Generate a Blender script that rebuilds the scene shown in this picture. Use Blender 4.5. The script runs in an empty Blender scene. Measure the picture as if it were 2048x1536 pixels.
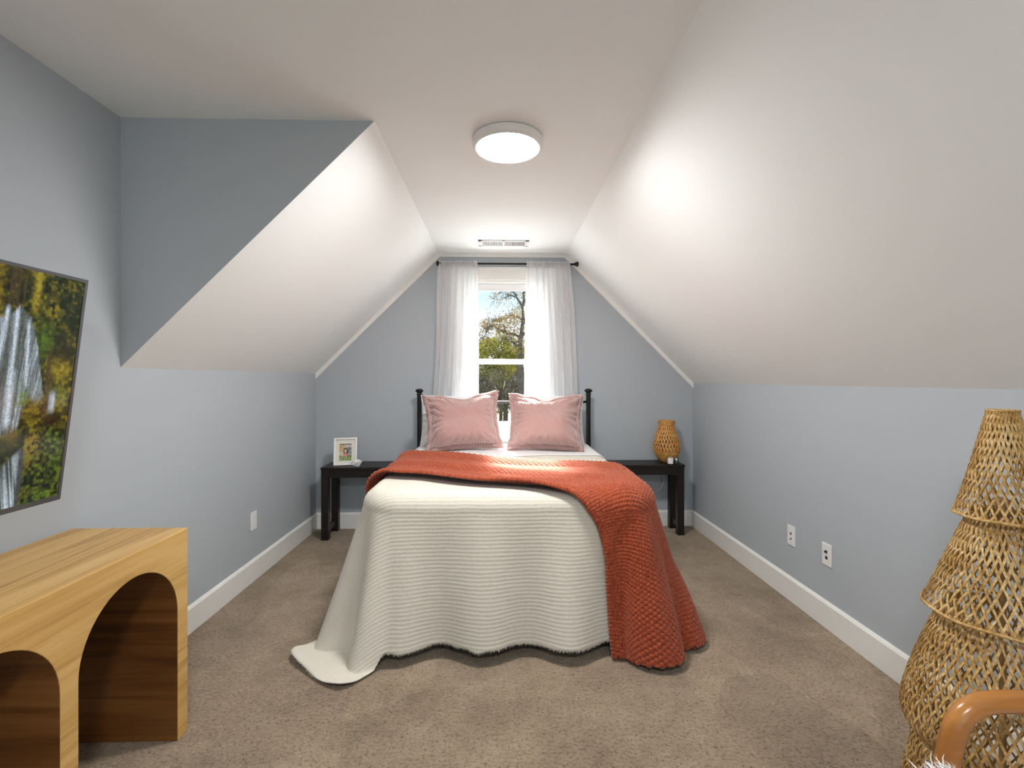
import bpy, bmesh, math, random
import numpy as np
from mathutils import Vector, Matrix
random.seed(7); rng = np.random.default_rng(7)
PI = math.pi
S = bpy.context.scene
C = S.collection

# ------------------------------------------------------------------ helpers
def wloc(p):
    v = Vector((0, 0, 0))
    while p is not None:
        v = v + p.location; p = p.parent
    return v

def obj(name, verts, faces, m, parent=None, smooth=False, uvs=None, kind=None):
    """one mesh object; verts in world coordinates"""
    off = wloc(parent)
    me = bpy.data.meshes.new(name)
    V = np.array([tuple(v) for v in verts], dtype=float) - np.array(off)
    me.from_pydata(V.tolist(), [], [tuple(f) for f in faces])
    if uvs is not None:
        ul = me.uv_layers.new(name='UVMap')
        li = np.empty(len(me.loops), dtype=np.int32); me.loops.foreach_get('vertex_index', li)
        ul.data.foreach_set('uv', np.asarray(uvs, dtype=np.float32)[li].ravel())
    if smooth:
        me.polygons.foreach_set('use_smooth', [True] * len(me.polygons))
    if m is not None: me.materials.append(m)
    me.validate(); me.update()
    o = bpy.data.objects.new(name, me); C.objects.link(o)
    if parent is not None: o.parent = parent
    if kind: o['kind'] = kind
    return o

def tag(o, label, cat, group=None, kind=None):
    o['label'] = label; o['category'] = cat
    if group: o['group'] = group
    if kind: o['kind'] = kind
    return o

def thing(name, label, cat, loc=(0, 0, 0), group=None):
    o = bpy.data.objects.new(name, None); C.objects.link(o)
    o.location = loc; o.empty_display_size = .05
    return tag(o, label, cat, group)

def struct(name, verts, faces, m, parent=None, smooth=False):
    return obj(name, verts, faces, m, parent, smooth, kind='structure')

class MB:
    """collects shapes for one mesh"""
    def __init__(s): s.v = []; s.f = []
    def add(s, v, f):
        n = len(s.v); s.v += [tuple(p) for p in v]; s.f += [tuple(i + n for i in q) for q in f]; return s
    def box(s, x0, x1, y0, y1, z0, z1, b=0.0, M=None):
        bm = bmesh.new()
        bmesh.ops.create_cube(bm, size=1)
        for v in bm.verts:
            v.co = Vector(((x0 + x1) / 2 + v.co.x * (x1 - x0), (y0 + y1) / 2 + v.co.y * (y1 - y0), (z0 + z1) / 2 + v.co.z * (z1 - z0)))
        if b > 0: bmesh.ops.bevel(bm, geom=bm.edges[:], offset=b, segments=2, affect='EDGES', profile=.5)
        if M is not None: bm.transform(M)
        bm.verts.index_update()
        s.add([v.co[:] for v in bm.verts], [[v.index for v in f.verts] for f in bm.faces]); bm.free(); return s
    def lathe(s, prof, cx, cy, n=48, M=None, cap0=True, cap1=True):
        v = []; f = []
        for (r, z) in prof:
            for k in range(n):
                a = 2 * PI * k / n; v.append((cx + r * math.cos(a), cy + r * math.sin(a), z))
        for i in range(len(prof) - 1):
            for k in range(n):
                k2 = (k + 1) % n
                f.append((i * n + k, i * n + k2, (i + 1) * n + k2, (i + 1) * n + k))
        if cap0: f.append(tuple(range(n))[::-1])
        if cap1: f.append(tuple((len(prof) - 1) * n + k for k in range(n)))
        if M is not None: v = [(M @ Vector(p))[:] for p in v]
        return s.add(v, f)
    def tube(s, pts, r, n=10, cap=True):
        pts = [Vector(p) for p in pts]; m = len(pts)
        rr = r if hasattr(r, '__len__') else [r] * m
        v = []; f = []; up = None
        for i in range(m):
            t = (pts[min(i + 1, m - 1)] - pts[max(i - 1, 0)]).normalized()
            if up is None:
                up = t.orthogonal().normalized()
            else:
                up = (up - t * up.dot(t)); up = up.normalized() if up.length > 1e-6 else t.orthogonal().normalized()
            b = t.cross(up)
            for k in range(n):
                a = 2 * PI * k / n
                v.append((pts[i] + (up * math.cos(a) + b * math.sin(a)) * rr[i])[:])
        for i in range(m - 1):
            for k in range(n):
                k2 = (k + 1) % n
                f.append((i * n + k, i * n + k2, (i + 1) * n + k2, (i + 1) * n + k))
        if cap:
            f.append(tuple(range(n))[::-1]); f.append(tuple((m - 1) * n + k for k in range(n)))
        return s.add(v, f)
    def prism(s, poly, axis, a, b):
        """poly of 2D points, extruded along axis from a to b"""
        def P(p, t):
            return {'x': (t, p[0], p[1]), 'y': (p[0], t, p[1]), 'z': (p[0], p[1], t)}[axis]
        n = len(poly)
        v = [P(p, a) for p in poly] + [P(p, b) for p in poly]
        f = [tuple(range(n)), tuple(range(n, 2 * n))[::-1]] + [(i, (i + 1) % n, n + (i + 1) % n, n + i)[::-1] for i in range(n)]
        return s.add(v, f)
    def build(s, name, m, parent=None, smooth=False, kind=None):
        o = obj(name, s.v, s.f, m, parent, smooth, kind=kind)
        bm = bmesh.new(); bm.from_mesh(o.data); bmesh.ops.recalc_face_normals(bm, faces=bm.faces[:]); bm.to_mesh(o.data); bm.free()
        return o

def crease(o, deg=40):
    md = o.modifiers.new('split', 'EDGE_SPLIT'); md.split_angle = math.radians(deg); return o

def catmull(pts, n):
    """n samples through control points"""
    P = np.array(pts, dtype=float); m = len(P)
    seg = np.r_[0, np.cumsum(np.linalg.norm(np.diff(P, axis=0), axis=1))]
    t = np.linspace(0, seg[-1], n); out = np.zeros((n, P.shape[1]))
    for i, x in enumerate(t):
        k = min(max(int(np.searchsorted(seg, x) - 1), 0), m - 2)
        h = seg[k + 1] - seg[k]; a = (x - seg[k]) / h
        p0 = P[max(k - 1, 0)]; p1 = P[k]; p2 = P[k + 1]; p3 = P[min(k + 2, m - 1)]
        m1 = (p2 - p0) / max(seg[k + 1] - seg[max(k - 1, 0)], 1e-9) * h
        m2 = (p3 - p1) / max(seg[min(k + 2, m - 1)] - seg[k], 1e-9) * h
        out[i] = (2 * a**3 - 3 * a**2 + 1) * p1 + (a**3 - 2 * a**2 + a) * m1 + (-2 * a**3 + 3 * a**2) * p2 + (a**3 - a**2) * m2
    return out

def vnoise(x, y, seed=0):
    """smooth 2D value noise in -1..1 (arrays)"""
    x = np.asarray(x, dtype=float); y = np.asarray(y, dtype=float)
    xi = np.floor(x).astype(np.int64); yi = np.floor(y).astype(np.int64)
    fx = x - xi; fy = y - yi; fx = fx * fx * (3 - 2 * fx); fy = fy * fy * (3 - 2 * fy)
    def h(a, b):
        n = (a * 374761393 + b * 668265263 + seed * 1442695041) & 0x7fffffff
        n = ((n ^ (n >> 13)) * 1274126177) & 0x7fffffff
        return ((n ^ (n >> 16)) & 0xffff) / 32767.5 - 1
    return (h(xi, yi) * (1 - fx) + h(xi + 1, yi) * fx) * (1 - fy) + (h(xi, yi + 1) * (1 - fx) + h(xi + 1, yi + 1) * fx) * fy

def fbm(x, y, seed=0, o=4):
    s = 0; a = .5
    for k in range(o):
        s = s + a * vnoise(x * 2**k, y * 2**k, seed + k); a *= .5
    return s

def grid_faces(nu, nv, base=0, closed_u=False):
    f = []
    for i in range(nv - 1):
        for k in range(nu if closed_u else nu - 1):
            k2 = (k + 1) % nu
            f.append((base + i * nu + k, base + i * nu + k2, base + (i + 1) * nu + k2, base + (i + 1) * nu + k))
    return f

# ------------------------------------------------------------------ materials
def lin(c):
    return tuple((x / 12.92 if x <= .04045 else ((x + .055) / 1.055) ** 2.4) for x in [v / 255 for v in c]) + (1,)

class NT:
    def __init__(s, name):
        s.m = bpy.data.materials.new(name); s.m.use_nodes = True
        s.t = s.m.node_tree; s.b = s.t.nodes['Principled BSDF']; s.out = s.t.nodes['Material Output']
    def n(s, typ, **kw):
        nd = s.t.nodes.new(typ)
        for k, v in kw.items():
            if k.startswith('i_'):
                key = k[2:]; key = int(key) if key.isdigit() else key.replace('_', ' ')
                nd.inputs[key].default_value = v
            else: setattr(nd, k, v)
        return nd
    def l(s, a, b): s.t.links.new(a, b)
    def math(s, op, a, b=None):
        nd = s.n('ShaderNodeMath', operation=op)
        for i, x in enumerate((a, b)):
            if x is None: continue
            if isinstance(x, (int, float)): nd.inputs[i].default_value = x
            else: s.l(x, nd.inputs[i])
        return nd.outputs[0]
    def ramp(s, fac, stops):
        r = s.n('ShaderNodeValToRGB'); e = r.color_ramp.elements
        while len(e) < len(stops): e.new(.5)
        for k, (p, c) in enumerate(stops): e[k].position = p; e[k].color = c
        s.l(fac, r.inputs[0]); return r.outputs[0]
    def coord(s, kind='Object', scale=(1, 1, 1), rot=(0, 0, 0)):
        t = s.n('ShaderNodeTexCoord'); mp = s.n('ShaderNodeMapping')
        mp.inputs['Scale'].default_value = scale; mp.inputs['Rotation'].default_value = rot
        s.l(t.outputs[kind], mp.inputs[0]); return mp.outputs[0]
    def noise(s, vec, scale, detail=3, rough=.5):
        nd = s.n('ShaderNodeTexNoise'); nd.inputs['Scale'].default_value = scale; nd.inputs['Detail'].default_value = detail
        nd.inputs['Roughness'].default_value = rough; s.l(vec, nd.inputs['Vector']); return nd.outputs['Fac']
    def bump(s, h, strength=.3, dist=.01, prev=None):
        b = s.n('ShaderNodeBump'); b.inputs['Strength'].default_value = strength; b.inputs['Distance'].default_value = dist
        s.l(h, b.inputs['Height'])
        if prev is not None: s.l(prev, b.inputs['Normal'])
        s.l(b.outputs[0], s.b.inputs['Normal']); return b.outputs[0]
    def base(s, c, rough=.6, metal=0, spec=.5, sheen=0):
        s.b.inputs['Base Color'].default_value = c; s.b.inputs['Roughness'].default_value = rough
        s.b.inputs['Metallic'].default_value = metal; s.b.inputs['Specular IOR Level'].default_value = spec
        if sheen: s.b.inputs['Sheen Weight'].default_value = sheen; s.b.inputs['Sheen Roughness'].default_value = .5
        return s

def plain(name, c, rough=.6, metal=0, spec=.5, var=.04, nscale=20, bump=0.0):
    """a colour with a little grain"""
    t = NT(name).base(c, rough, metal, spec)
    v = t.coord('Object'); f = t.noise(v, nscale)
    lo = tuple(x * (1 - var) for x in c[:3]) + (1,); hi = tuple(min(1, x * (1 + var)) for x in c[:3]) + (1,)
    t.l(t.ramp(f, [(.3, lo), (.7, hi)]), t.b.inputs['Base Color'])
    if bump: t.bump(f, bump, .002)
    return t.m

def paint(name, c, sc=260, bump=.06):
    t = NT(name).base(c, .75, 0, .25)
    f = t.noise(t.coord('Object'), sc, 2); t.bump(f, bump, .002)
    return t.m

WALLC = (.435, .473, .508, 1)
M = {}
M['wall'] = paint('blue_grey_wall_paint', WALLC)
M['ceil'] = paint('white_ceiling_paint', (.845, .875, .875, 1))
M['trim'] = plain('white_trim_paint', (.82, .82, .79, 1), .35, 0, .5, .01)
M['white_plastic'] = plain('white_plastic', (.82, .82, .82, 1), .35, 0, .5, .01)
M['dark_slot'] = plain('dark_recess', (.02, .02, .02, 1), .6)
M['black_metal'] = plain('black_metal', (.012, .011, .011, 1), .38, .4, .5, .1)
M['espresso'] = None
M['curtain'] = None

def carpet():
    t = NT('beige_cut_pile_carpet').base((.4, .32, .25, 1), .95, 0, .1, .25)
    v = t.coord('Object')
    big = t.noise(v, 2.3, 4, .6); mid = t.noise(v, 16, 3); fine = t.noise(v, 230, 3, .7); clump = t.noise(v, 75, 2, .6)
    c1 = t.ramp(t.math('ADD', t.math('MULTIPLY', big, .55), t.math('ADD', t.math('MULTIPLY', mid, .2), t.math('MULTIPLY', clump, .25))),
                [(.36, (.225, .158, .098, 1)), (.5, (.335, .245, .158, 1)), (.64, (.44, .34, .232, 1))])
    # small dark gaps between tufts
    gap = t.ramp(t.math('ADD', t.math('MULTIPLY', fine, .55), t.math('MULTIPLY', clump, .45)), [(.35, (.24, .22, .20, 1)), (.46, (1, 1, 1, 1))])
    mx = t.n('ShaderNodeMixRGB', blend_type='MULTIPLY'); mx.inputs[0].default_value = 1
    t.l(c1, mx.inputs[1]); t.l(gap, mx.inputs[2]); t.l(mx.outputs[0], t.b.inputs['Base Color'])
    vo = t.n('ShaderNodeTexVoronoi'); vo.inputs['Scale'].default_value = 1.0; vo.inputs['Randomness'].default_value = .9
    dv = t.n('ShaderNodeMixRGB', blend_type='ADD'); dv.inputs[0].default_value = .10; t.l(t.coord('Object', (3.4, 1.5, 1), (0, 0, .25)), dv.inputs[1])
    wn = t.n('ShaderNodeTexNoise'); wn.inputs['Scale'].default_value = 6; wn.inputs['Detail'].default_value = 3; t.l(v, wn.inputs['Vector']); t.l(wn.outputs['Color'], dv.inputs[2]); t.l(dv.outputs[0], vo.inputs['Vector'])
    tone = t.ramp(vo.outputs['Color'], [(.2, (.91, .91, .91, 1)), (.8, (1.08, 1.08, 1.08, 1))])
    m2 = t.n('ShaderNodeMixRGB', blend_type='MULTIPLY'); m2.inputs[0].default_value = 1; t.l(mx.outputs[0], m2.inputs[1]); t.l(tone, m2.inputs[2]); t.l(m2.outputs[0], t.b.inputs['Base Color'])
    n1 = t.bump(clump, .9, .02); t.bump(fine, .7, .006, n1)
    return t.m
M['carpet'] = carpet()

def wood(name, ramp, axis, rough=.4, sc=1.0, bump=.05):
    """long grain along axis (0,1,2)"""
    t = NT(name).base((.5, .3, .1, 1), rough, 0, .4)
    s = [9 * sc, 9 * sc, 9 * sc]; s[axis] = .55 * sc
    v = t.coord('Object', tuple(s))
    w = t.n('ShaderNodeTexNoise'); w.inputs['Scale'].default_value = 1.6; w.inputs['Detail'].default_value = 5; w.inputs['Distortion'].default_value = 1.2
    t.l(v, w.inputs['Vector'])
    s2 = [120, 120, 120]; s2[axis] = 3
    fine = t.noise(t.coord('Object', tuple(s2)), 1.0, 3)
    f = t.math('ADD', t.math('MULTIPLY', w.outputs['Fac'], .8), t.math('MULTIPLY', fine, .2))
    t.l(t.ramp(f, ramp), t.b.inputs['Base Color'])
    t.bump(fine, bump, .002)
    return t.m
M['oak'] = wood('honey_oak', [(.34, (.36, .19, .05, 1)), (.46, (.54, .32, .10, 1)), (.62, (.64, .41, .155, 1))], 1, .38)
M['espresso'] = wood('espresso_stained_wood', [(.35, (.006, .004, .003, 1)), (.65, (.014, .008, .006, 1))], 0, .42)
M['oak_cross_shaded'] = wood('shade_darkened_oak', [(.34, (.10, .035, .008, 1)), (.46, (.165, .062, .014, 1)), (.62, (.22, .09, .022, 1))], 0, .38)  # cross grain oak, colour darkened to stand for shade inside the arches
M['bentwood'] = wood('orange_bentwood', [(.35, (.33, .13, .03, 1)), (.65, (.50, .22, .06, 1))], 0, .25, .6)

def rattan(name, a, b, c):
    t = NT(name).base(b, .45, 0, .4)
    v = t.coord('Object'); f = t.math('ADD', t.math('MULTIPLY', t.noise(v, 14, 3), .5), t.math('MULTIPLY', t.noise(v, 130, 2), .5))
    t.l(t.ramp(f, [(.34, a), (.5, b), (.66, c)]), t.b.inputs['Base Color'])
    t.bump(t.noise(v, 420, 2), .25, .001)
    return t.m
M['rattan'] = rattan('golden_woven_cane', (.25, .12, .028, 1), (.46, .275, .085, 1), (.66, .47, .22, 1))
M['rattan2'] = rattan('honey_woven_cane', (.42, .17, .035, 1), (.60, .29, .075, 1), (.72, .42, .15, 1))

def coverlet_mat():
    t = NT('ribbed_ivory_coverlet').base((.78, .745, .68, 1), .9, 0, .15, .2)
    tc = t.n('ShaderNodeTexCoord'); sp = t.n('ShaderNodeSeparateXYZ'); t.l(tc.outputs['UV'], sp.inputs[0])
    wob = t.n('ShaderNodeTexNoise'); wob.inputs['Scale'].default_value = 7; wob.inputs['Detail'].default_value = 2; t.l(tc.outputs['UV'], wob.inputs['Vector'])
    vv = t.math('ADD', sp.outputs[1], t.math('MULTIPLY', wob.outputs['Fac'], .012))
    rib = t.math('SINE', t.math('MULTIPLY', vv, 2 * PI / .018))
    xx = t.math('SINE', t.math('MULTIPLY', sp.outputs[0], 2 * PI / .008))
    h = t.math('ADD', t.math('MULTIPLY', rib, .5), t.math('MULTIPLY', t.math('MULTIPLY', xx, rib), .22))
    nz = t.noise(tc.outputs['UV'], 60, 3)
    t.bump(t.math('ADD', h, t.math('MULTIPLY', nz, .8)), .20, .004)
    shade = t.ramp(t.math('ADD', t.math('MULTIPLY', rib, .25), t.math('MULTIPLY', nz, 1)), [(.2, (.63, .585, .50, 1)), (.75, (.70, .655, .57, 1))])
    t.l(shade, t.b.inputs['Base Color'])
    return t.m
M['coverlet'] = coverlet_mat()
def cloth(name, c, sheen=.2, sc=220, bump=.2, wr=9):
    t = NT(name).base(c, .9, 0, .15, sheen)
    v = t.coord('Object'); n1 = t.bump(t.noise(v, wr, 3), .25, .02); t.bump(t.noise(v, sc, 2), bump, .002, n1)
    return t.m
M['sheet'] = cloth('white_cotton_sheet', (.80, .80, .80, 1))
def pink():
    t = NT('dusty_pink_ribbed_velvet').base((.52, .27, .24, 1), .85, 0, .15, .5)
    tc = t.n('ShaderNodeTexCoord'); sp = t.n('ShaderNodeSeparateXYZ'); t.l(tc.outputs['UV'], sp.inputs[0])
    wob = t.noise(tc.outputs['UV'], 9, 2)
    d = t.math('ADD', t.math('ADD', sp.outputs[0], sp.outputs[1]), t.math('MULTIPLY', wob, .012))
    e = t.math('SUBTRACT', sp.outputs[0], sp.outputs[1])
    r = t.math('SINE', t.math('MULTIPLY', d, 2 * PI / .019)); q = t.math('SINE', t.math('MULTIPLY', e, 2 * PI / .024))
    h = t.math('ADD', t.math('MULTIPLY', r, .5), t.math('MULTIPLY', t.math('MULTIPLY', r, q), .25))
    n1 = t.bump(t.noise(tc.outputs['UV'], 11, 4), .5, .03)
    t.bump(h, .6, .005, n1)
    t.l(t.ramp(t.math('ADD', t.math('MULTIPLY', h, .5), .5), [(.2, (.40, .225, .21, 1)), (.8, (.53, .35, .33, 1))]), t.b.inputs['Base Color'])
    return t.m
M['pink'] = pink()
def rust():
    t = NT('rust_chunky_knit_wool').base((.30, .05, .022, 1), .9, 0, .15, .35)
    t.b.inputs['Sheen Tint'].default_value = (1, .75, .65, 1)
    v = t.coord('Object'); f = t.noise(v, 90, 3)
    t.l(t.ramp(f, [(.3, (.23, .034, .013, 1)), (.7, (.41, .086, .034, 1))]), t.b.inputs['Base Color'])
    t.bump(t.noise(v, 500, 2), .4, .002)
    return t.m
M['rust'] = rust()
def sheer():
    m = bpy.data.materials.new('white_sheer_voile'); m.use_nodes = True; t = m.node_tree; t.nodes.clear()
    out = t.nodes.new('ShaderNodeOutputMaterial'); tr = t.nodes.new('ShaderNodeBsdfTransparent'); tl = t.nodes.new('ShaderNodeBsdfTranslucent')
    df = t.nodes.new('ShaderNodeBsdfDiffuse'); a = t.nodes.new('ShaderNodeMixShader'); b = t.nodes.new('ShaderNodeMixShader')
    tl.inputs[0].default_value = (.70, .70, .71, 1); df.inputs[0].default_value = (.92, .92, .93, 1)
    a.inputs[0].default_value = .5; b.inputs[0].default_value = .24
    # fine thread pattern varies how much light slips between the threads
    tc = t.nodes.new('ShaderNodeTexCoord'); nz = t.nodes.new('ShaderNodeTexNoise'); nz.inputs['Scale'].default_value = 40
    mr = t.nodes.new('ShaderNodeMapRange'); mr.inputs['To Min'].default_value = .13; mr.inputs['To Max'].default_value = .22
    t.links.new(tc.outputs['Object'], nz.inputs['Vector']); t.links.new(nz.outputs['Fac'], mr.inputs[0]); t.links.new(mr.outputs[0], b.inputs[0])
    t.links.new(tl.outputs[0], a.inputs[1]); t.links.new(df.outputs[0], a.inputs[2])
    t.links.new(a.outputs[0], b.inputs[1]); t.links.new(tr.outputs[0], b.inputs[2]); t.links.new(b.outputs[0], out.inputs[0])
    return m
M['curtain'] = sheer()
def glass(name, refl=.05):
    m = bpy.data.materials.new(name); m.use_nodes = True; t = m.node_tree; t.nodes.clear()
    out = t.nodes.new('ShaderNodeOutputMaterial'); tr = t.nodes.new('ShaderNodeBsdfTransparent'); gl = t.nodes.new('ShaderNodeBsdfGlossy')
    gl.inputs['Roughness'].default_value = .02; tr.inputs[0].default_value = (.96, .98, .98, 1)
    mx = t.nodes.new('ShaderNodeMixShader'); mx.inputs[0].default_value = refl
    t.links.new(tr.outputs[0], mx.inputs[1]); t.links.new(gl.outputs[0], mx.inputs[2]); t.links.new(mx.outputs[0], out.inputs[0])
    return m
M['glass'] = glass('window_glass', .002)
M['jar_glass'] = glass('clear_jar_glass', .18)
def emit(name, c, s):
    m = bpy.data.materials.new(name); m.use_nodes = True; t = m.node_tree
    b = t.nodes['Principled BSDF']; b.inputs['Base Color'].default_value = (.8, .8, .8, 1)
    b.inputs['Emission Color'].default_value = c; b.inputs['Emission Strength'].default_value = s
    return m
LAMP = 78.0
M['lamp'] = emit('lit_lamp_diffuser', (1, .99, .97, 1), LAMP)
M['lamp_body'] = plain('white_enamel', (.80, .79, .76, 1), .4, 0, .5, .01)

# ------------------------------------------------------------------ room
XL, XR, YB, YR = -1.59, 1.72, 4.22, -1.75
ZC, CL, CR, KL, KR, YD = 2.40, -.53, .592, 1.348, 1.265, 2.062
T = .14
WX0, WX1, WZ0, WZ1 = .044 - .36, .044 + .36, .86, 2.165     # window opening
struct('floor', *(lambda m: (m.v, m.f))(MB().box(XL - T, XR + T, YR - T, YB + T, -.12, 0)), M['carpet'])
b = MB(); b.prism([(YR - T, 0), (YB + T, 0), (YB + T, KL), (YD, KL), (YD, ZC), (YR - T, ZC)], 'x', XL, XL - T); b.build('wall_left', M['wall'], kind='structure')
b = MB(); b.box(XR, XR + T, YR - T, YB + T, 0, KR); b.build('wall_right', M['wall'], kind='structure')
b = MB(); b.prism([(CL, YB + T), (CL, YD), (XL - T, YD), (XL - T, YR - T), (CR, YR - T), (CR, YB + T)], 'z', ZC, ZC + T); b.build('ceiling', M['ceil'], kind='structure')
sl = (ZC - KL) / (CL - XL)
b = MB(); b.prism([(XL, KL), (CL, ZC), (CL - .0, ZC + .16), (XL - T, ZC - (CL - XL + T) * sl + .16), (XL - T, KL)], 'y', YD, YB + T); b.build('ceiling_slope_left', M['ceil'], kind='structure')
sr = (ZC - KR) / (XR - CR)
b = MB(); b.prism([(XR, KR), (CR, ZC), (CR, ZC + .16), (XR + T, ZC - (XR - CR + T) * sr + .16), (XR + T, KR)], 'y', YR - T, YB + T); b.build('ceiling_slope_right', M['ceil'], kind='structure')
b = MB(); b.prism([(XL, KL + .002), (CL - .002, ZC), (XL, ZC)], 'y', YD - .0005, YD + .10); b.build('wall_dormer', M['wall'], kind='structure')
# back (gable) wall around the window opening
b = MB()
b.prism([(XL, 0), (WX0, 0), (WX0, ZC), (CL, ZC), (XL, KL)], 'y', YB, YB + T)
b.prism([(WX1, 0), (XR, 0), (XR, KR), (CR, ZC), (WX1, ZC)], 'y', YB, YB + T)
b.prism([(WX0, 0), (WX1, 0), (WX1, WZ0), (WX0, WZ0)], 'y', YB, YB + T)
b.prism([(WX0, WZ1), (WX1, WZ1), (WX1, ZC), (WX0, ZC)], 'y', YB, YB + T)
b.build('wall_back', M['wall'], kind='structure')
# wall behind the camera with a window opening added for fill light
RX0, RX1, RZ0, RZ1 = -1.15, .92, .60, 2.05
b = MB()
b.prism([(XL, 0), (RX0, 0), (RX0, ZC), (XL, ZC)], 'y', YR, YR - T)
b.prism([(RX1, 0), (XR, 0), (XR, KR), (RX1, ZC - (RX1 - CR) * sr)], 'y', YR, YR - T)
b.prism([(RX0, 0), (RX1, 0), (RX1, RZ0), (RX0, RZ0)], 'y', YR, YR - T)
b.prism([(RX0, RZ1), (RX1, RZ1), (RX1, ZC - (RX1 - CR) * sr), (CR, ZC), (RX0, ZC)], 'y', YR, YR - T)
b.build('wall_rear', M['wall'], kind='structure')

# baseboards with an eased top
def bprof(s, d=.016, h=.138): return [(0, 0), (s * d, 0), (s * d, h - .014), (s * d * .55, h - .003), (s * d * .3, h), (0, h)]
b = MB(); b.prism([(XL + p[0], p[1]) for p in bprof(1)], 'y', YR, YB); b.build('baseboard_left', M['trim'], kind='structure')
b = MB(); b.prism([(XR + p[0], p[1]) for p in bprof(-1)], 'y', YR, YB); b.build('baseboard_right', M['trim'], kind='structure')
b = MB(); b.prism([(YB + p[0], p[1]) for p in bprof(-1)], 'x', XL, XR); b.build('baseboard_back', M['trim'], kind='structure')
b = MB(); b.prism([(YR + p[0], p[1]) for p in bprof(1)], 'x', XL, XR); b.build('baseboard_rear', M['trim'], kind='structure')
# narrow white trim following the gable under ceiling and slopes
w = .032
def off_line(p, q, d):
    v = Vector((q[0] - p[0], q[1] - p[1])).normalized(); n = Vector((v.y, -v.x)); return n * d
b = MB()
t1 = math.tan(math.radians(22.5)) * w
b.prism([(CL, ZC), (CR, ZC), (CR - t1, ZC - w), (CL + t1, ZC - w)], 'y', YB - .018, YB)
b.prism([(XL, KL), (CL, ZC), (CL + t1, ZC - w), (XL, KL - w * 1.42)], 'y', YB - .018, YB)
b.prism([(XR, KR), (CR, ZC), (CR - t1, ZC - w), (XR, KR - w * 1.42)], 'y', YB - .018, YB)
b.build('trim_1', M['trim'], kind='structure')

# ------------------------------------------------------------------ window
def window(name, x0, x1, z0, z1, yw, s, split):
    """double hung window in a wall whose room face is at yw; s=+1 outside towards +y"""
    e = bpy.data.objects.new(name, None); C.objects.link(e); e.location = ((x0 + x1) / 2, yw, z0); e['kind'] = 'structure'
    cw = .085
    def bx(m, xa, xb, ya, yb, za, zb, bev=.003):
        return m.box(xa, xb, min(ya, yb), max(ya, yb), za, zb, bev)
    m = MB(); bx(m, x0 - cw, x0, yw - s * .02, yw, z0 - .02, z1); bx(m, x1, x1 + cw, yw - s * .02, yw, z0 - .02, z1)
    bx(m, x0 - cw - .015, x1 + cw + .015, yw - s * .022, yw, z1, z1 + .115)
    m.build('casing', M['trim'], e)
    m = MB(); bx(m, x0 - cw - .03, x1 + cw + .03, yw - s * .05, yw + s * .03, z0 - .03, z0); m.build('sill', M['trim'], e)
    m = MB(); bx(m, x0 - cw, x1 + cw, yw - s * .018, yw, z0 - .11, z0 - .03); m.build('apron', M['trim'], e)
    m = MB()                                                         # jambs lining the opening
    bx(m, x0, x0 + .012, yw, yw + s * T, z0, z1); bx(m, x1 - .012, x1, yw, yw + s * T, z0, z1); bx(m, x0, x1, yw, yw + s * T, z1 - .012, z1); bx(m, x0, x1, yw, yw + s * (T + .03), z0, z0 + .012)
    m.build('jamb', M['trim'], e)
    f = .034
    for nm, za, zb, yo in (('upper_sash', split - .02, z1 - .012, .085), ('lower_sash', z0 + .012, split + .025, .05)):
        xa, xb = x0 + .012, x1 - .012; ya, yb = yw + s * yo, yw + s * (yo + .033)
        m = MB(); bx(m, xa, xa + f, ya, yb, za, zb); bx(m, xb - f, xb, ya, yb, za, zb)
        bt = .05 if nm == 'lower_sash' else .045
        bx(m, xa + f, xb - f, ya, yb, za, za + bt); bx(m, xa + f, xb - f, ya, yb, zb - .045, zb)
        so = m.build(nm, M['trim'], e)
        g = MB(); bx(g, xa + f, xb - f, ya + s * .012, ya + s * .018, za + bt, zb - .045, 0); g.build('pane', M['glass'], so)
    return e
window('window_1', WX0, WX1, WZ0, WZ1, YB, 1, 1.452)
window('rear_fill_window', RX0, RX1, RZ0, RZ1, YR, -1, 1.40)  # unseen rear window, added to let in fill daylight

# rolled up shade at the window head
t = thing('roller_shade', 'white roller shade rolled up at the head of the window', 'window shade', (.044, YB + .03, 2.11))
m = MB(); m.tube([(WX0 + .02, YB + .032, 2.132), (WX1 - .02, YB + .032, 2.132)], .017, 16); m.build('roll', M['white_plastic'], t, True)
m = MB(); m.box(WX0 + .025, WX1 - .025, YB + .014, YB + .018, 2.085, 2.135); m.box(WX0 + .025, WX1 - .025, YB + .010, YB + .022, 2.075, 2.087, .002); m.build('hem_bar', M['white_plastic'], t)

# ------------------------------------------------------------------ curtains and rod
ROD_Y, ROD_Z = 4.125, 2.29
t = thing('curtain_rod', 'thin black curtain rod with knob finials above the window', 'curtain rod', (.06, ROD_Y, ROD_Z))
m = MB(); m.tube([(-.497, ROD_Y, ROD_Z), (.645, ROD_Y, ROD_Z)], .0085, 14); m.build('rod', M['black_metal'], t, True)
for s, x in ((-1, -.497), (1, .645)):
    Mx = Matrix.Translation((x, ROD_Y, ROD_Z)) @ Matrix.Rotation(s * PI / 2, 4, 'Y')
    m = MB(); m.lathe([(.009, -.002), (.014, .004), (.012, .010), (.019, .02), (.022, .028), (.019, .036), (.009, .041)], 0, 0, 20, Mx); m.build('finial', M['black_metal'], t, True)
    m = MB(); m.tube([(x - s * .03, ROD_Y, ROD_Z - .004), (x - s * .03, YB - .001, ROD_Z - .004)], .006, 8); m.box(x - s * .03 - .012, x - s * .03 + .012, YB - .005, YB, ROD_Z - .03, ROD_Z + .022, .001); m.build('bracket', M['black_metal'], t)

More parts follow.
